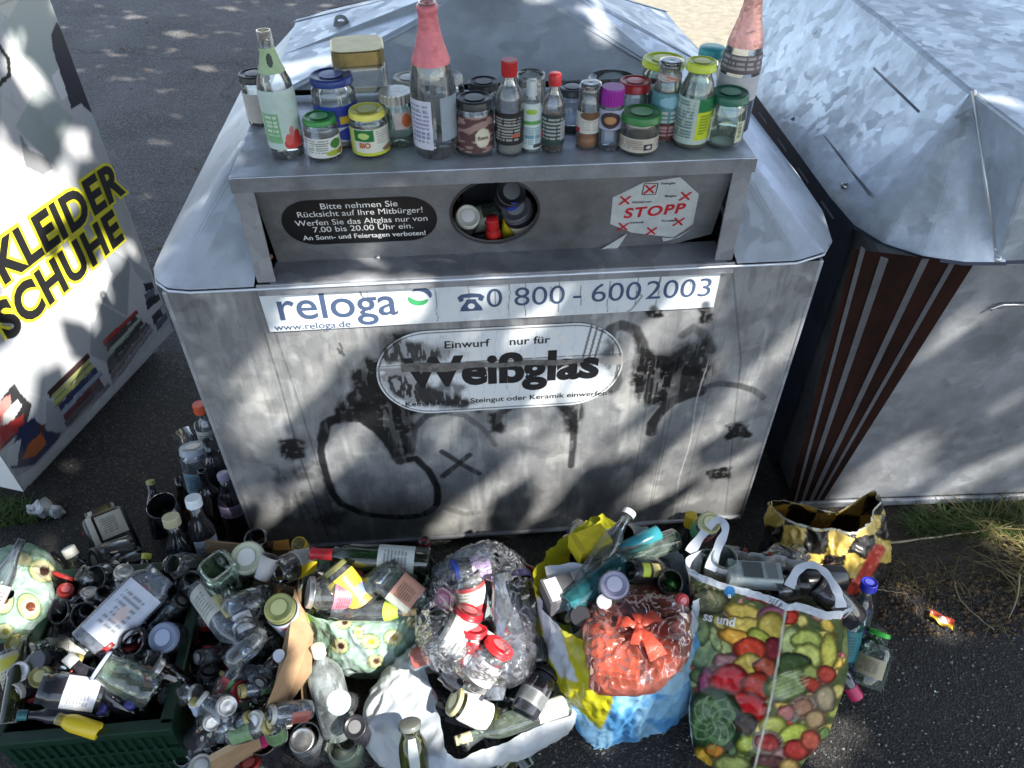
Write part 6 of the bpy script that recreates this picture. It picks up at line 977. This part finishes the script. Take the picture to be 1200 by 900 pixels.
scatter('litter_crumbs', 900, (-10, 300, 420, 640), .0012, .006, mat('brown_crumbs', (.16, .13, .10), .9, var=.6, vscale=40), 'crumbs of leaf and dirt beside the clothes container', 'litter', 5)
scatter('leaf_litter', 2200, (1030, 1220, 606, 745), .002, .010, mat('brown_leaf_bits', (.11, .07, .04), .9, var=.6, vscale=30), 'brown leaf litter on the soil in front of the right container', 'leaf litter', 6)
scatter('glass_shards', 160, (330, 1180, 780, 900), .0015, .006, GL['pale'], 'tiny glass shards strewn over the asphalt in the foreground', 'glass shards', 14)
scatter('fallen_leaves', 200, (130, 560, -20, 330), .004, .016, mat('fallen_leaf_brown', (.13, .09, .045), .8, var=.5, vscale=20), 'fallen leaf scraps on the asphalt behind the containers', 'leaf litter', 15)
cp_ = thing_at('crumpled_paper', 55, 600, 'crumpled grey-white foil scraps on the weeds', 'litter'); me = None
for (u, v, s) in ((50, 596, .03), (66, 600, .022), (38, 598, .018)):
    b = MB(); b.ball(G(u, v, .02)-cp_.location, s, 8); 
    for q in b.V: q += mnoise.noise_vector(q*60)*s*.5
    b.build('scrap', cm((.42, .44, .46), .4), cp_)
# ================================================================== TREE behind the viewer whose leaves cast the dappled shade
spots = []
def S(u, v, pl, r):
    p = {'f': lambda: W(*(lambda q: (q[0], 0, q[1]))(ff(u, v))), 'c': lambda: onpl(u, v, PN0, CN), 'r': lambda: MR @ Vector((fr(u, v)[0], 0, fr(u, v)[1])), 'g': lambda: G(u, v, 0), 't': lambda: G(u, v, 1.3), 'l': lambda: G(u, v, ZL), 'b': lambda: G(u, v, .3)}[pl]()
    spots.append((p, r*(1.1 if pl in 'fr' else 1.3 if pl == 'b' else 1)))
for a in ((300, 450, .05), (330, 400, .05), (345, 430, .045), (290, 480, .03), (350, 350, .05), (420, 345, .03), (300, 520, .03), (400, 520, .04), (420, 505, .04), (385, 555, .03), (345, 500, .02), (380, 430, .03), (585, 545, .03), (550, 590, .02), (700, 495, .04), (660, 520, .035), (680, 545, .03), (690, 470, .03), (760, 400, .045), (800, 385, .04), (790, 350, .03), (820, 500, .04), (860, 490, .03), (880, 440, .03), (905, 430, .035), (930, 405, .03), (945, 380, .03), (760, 565, .05), (800, 560, .04), (830, 590, .045), (720, 585, .04), (690, 600, .035), (860, 570, .04), (640, 595, .03), (480, 355, .02), (560, 350, .03), (600, 405, .03), (650, 350, .02), (820, 330, .02), (330, 600, .02), (500, 620, .02), (700, 440, .02), (860, 540, .03), (310, 585, .025), (450, 560, .03), (500, 575, .025), (540, 500, .025), (610, 500, .02), (610, 560, .025), (650, 570, .03), (740, 470, .03), (740, 520, .025), (790, 530, .03), (560, 610, .02), (430, 530, .02), (470, 510, .02), (840, 430, .03), (360, 470, .03), (270, 560, .03)): S(a[0], a[1], 'f', a[2])
for a in ((35, 85, .05), (95, 165, .06), (20, 200, .09), (60, 225, .08), (25, 255, .08), (80, 330, .09), (30, 350, .09), (60, 380, .08), (110, 340, .07), (140, 300, .05), (75, 420, .05), (20, 430, .08), (10, 465, .07), (130, 290, .05), (20, 300, .07)): S(a[0], a[1], 'c', a[2])
for a in ((1130, 385, .03), (1100, 400, .03), (1050, 535, .04), (1075, 530, .03), (1030, 560, .04), (1130, 565, .05), (1160, 550, .05), (1190, 535, .05), (1190, 470, .03), (1000, 580, .03), (1180, 590, .04), (1060, 570, .03)): S(a[0], a[1], 'r', a[2])
for a in ((590, 18, .05), (685, 30, .04), (700, 40, .035), (720, 52, .03), (375, 55, .04), (350, 66, .04), (1110, 292, .03), (1190, 105, .05), (640, 5, .05), (600, 120, .03), (560, 200, .02)): S(a[0], a[1], 't', a[2])
for a in ((850, 690, .03), (600, 620, .02), (885, 640, .03), (990, 600, .05), (1010, 650, .05), (870, 800, .05), (900, 730, .05), (945, 735, .05), (470, 820, .06), (500, 790, .05), (640, 800, .05), (690, 650, .04), (760, 840, .05), (800, 770, .04), (740, 720, .04), (405, 680, .03), (440, 750, .04), (20, 690, .05), (350, 720, .03), (600, 880, .04), (660, 680, .03), (550, 700, .04), (520, 750, .04), (930, 820, .05), (850, 860, .05)): S(a[0], a[1], 'b', a[2])
for a in ((45, 680, .07), (10, 710, .06), (390, 680, .05), (430, 735, .05), (330, 740, .05), (490, 840, .07), (450, 850, .05), (560, 660, .05), (585, 760, .04), (600, 720, .04), (650, 700, .05), (690, 630, .05), (720, 690, .04), (770, 770, .05), (680, 780, .05), (740, 830, .06), (860, 740, .05), (880, 780, .06), (850, 820, .05), (930, 760, .05), (930, 850, .05), (620, 850, .05), (120, 780, .03), (85, 805, .03), (380, 800, .04)): S(a[0], a[1], 'b', a[2])
for a in ((1190, 650, .06), (1150, 630, .06), (1100, 740, .05), (960, 880, .05), (1000, 860, .05), (1060, 700, .04), (210, 40, .08), (240, 80, .07), (150, 20, .05), (270, 10, .08)): S(a[0], a[1], 'g', a[2])
TREE = empty('tree', (4.3, -2.2, 0), 'broad leafy tree behind the viewer, casting dappled shade over the containers', 'tree')
def crown(name, nleaf, seed, gen):
    rg = np.random.default_rng(seed); s = np.array(SUN); T = gen(rg, nleaf); d = rg.uniform(3.9, 7.0, nleaf); C = T+s*d[:, None]
    C = C[C[:, 2] > 2.35]; ok = np.ones(len(C), bool)
    for p, r in spots:
        q = C-np.array(p); al = q @ s; pr = np.linalg.norm(q-al[:, None]*s, axis=1); ok &= ~(pr < r*.75+.035)
    ok &= ~((C[:, 1] > .2) & (C[:, 2] < 3.2)); C = C[ok]; n = len(C)
    a = rg.normal(size=(n, 3)); a /= np.linalg.norm(a, axis=1)[:, None]; b = np.cross(a, rg.normal(size=(n, 3))); b /= np.linalg.norm(b, axis=1)[:, None]; sz = rg.uniform(.055, .10, n)[:, None]
    sh = [(-1, 0), (-.35, .62), (.25, .7), (1.1, 0), (.25, -.7), (-.35, -.62)]; V = np.stack([C+a*sz*x+b*sz*y for x, y in sh], 1).reshape(-1, 3)-np.array(TREE.location)
    me = bpy.data.meshes.new(name); me.vertices.add(len(V)); me.vertices.foreach_set('co', V.astype(np.float32).ravel()); me.loops.add(6*n); me.loops.foreach_set('vertex_index', np.arange(6*n, dtype=np.int32)); me.polygons.add(n); me.polygons.foreach_set('loop_start', np.arange(0, 6*n, 6, dtype=np.int32)); me.update(calc_edges=True)
    return link(name, me, mat('leaf_green', (.05, .10, .025), .5, trans=.35), TREE)
def gen(rg, n):
    x = rg.uniform(-6, 3.0, n); y = rg.uniform(-.6, 7.2, n); k = (y > 4.2) & (x > -.1+(y-4.2)*-.1); y[k] = rg.uniform(-.6, 3.6, k.sum()); x[k] = rg.uniform(-1.6, 2.4, k.sum()); return np.stack([x, y, rg.uniform(0, 1, n)], 1)
crown('crown', 36000, 5, gen)
b = MB(); b.tube([(0, 0, 0), (.05, .05, 1.2), (-.05, .1, 2.6), (0, .3, 4.0), (-.3, .6, 5.4)], [.24, .19, .17, .13, .06], 14)
for q in range(9):
    t = random.uniform(2.4, 4.8); an = random.uniform(0, 6.28); L = random.uniform(1.2, 2.6); b.tube([(0, .2, t), (L*.5*math.cos(an), .2+L*.5*math.sin(an), t+.5), (L*math.cos(an), .2+L*math.sin(an), t+.8)], [.08, .05, .02], 8)
b.build('trunk', mat('bark', (.11, .085, .06), .9, var=.4, vscale=12, bump=.8, bscale=20), TREE, True)
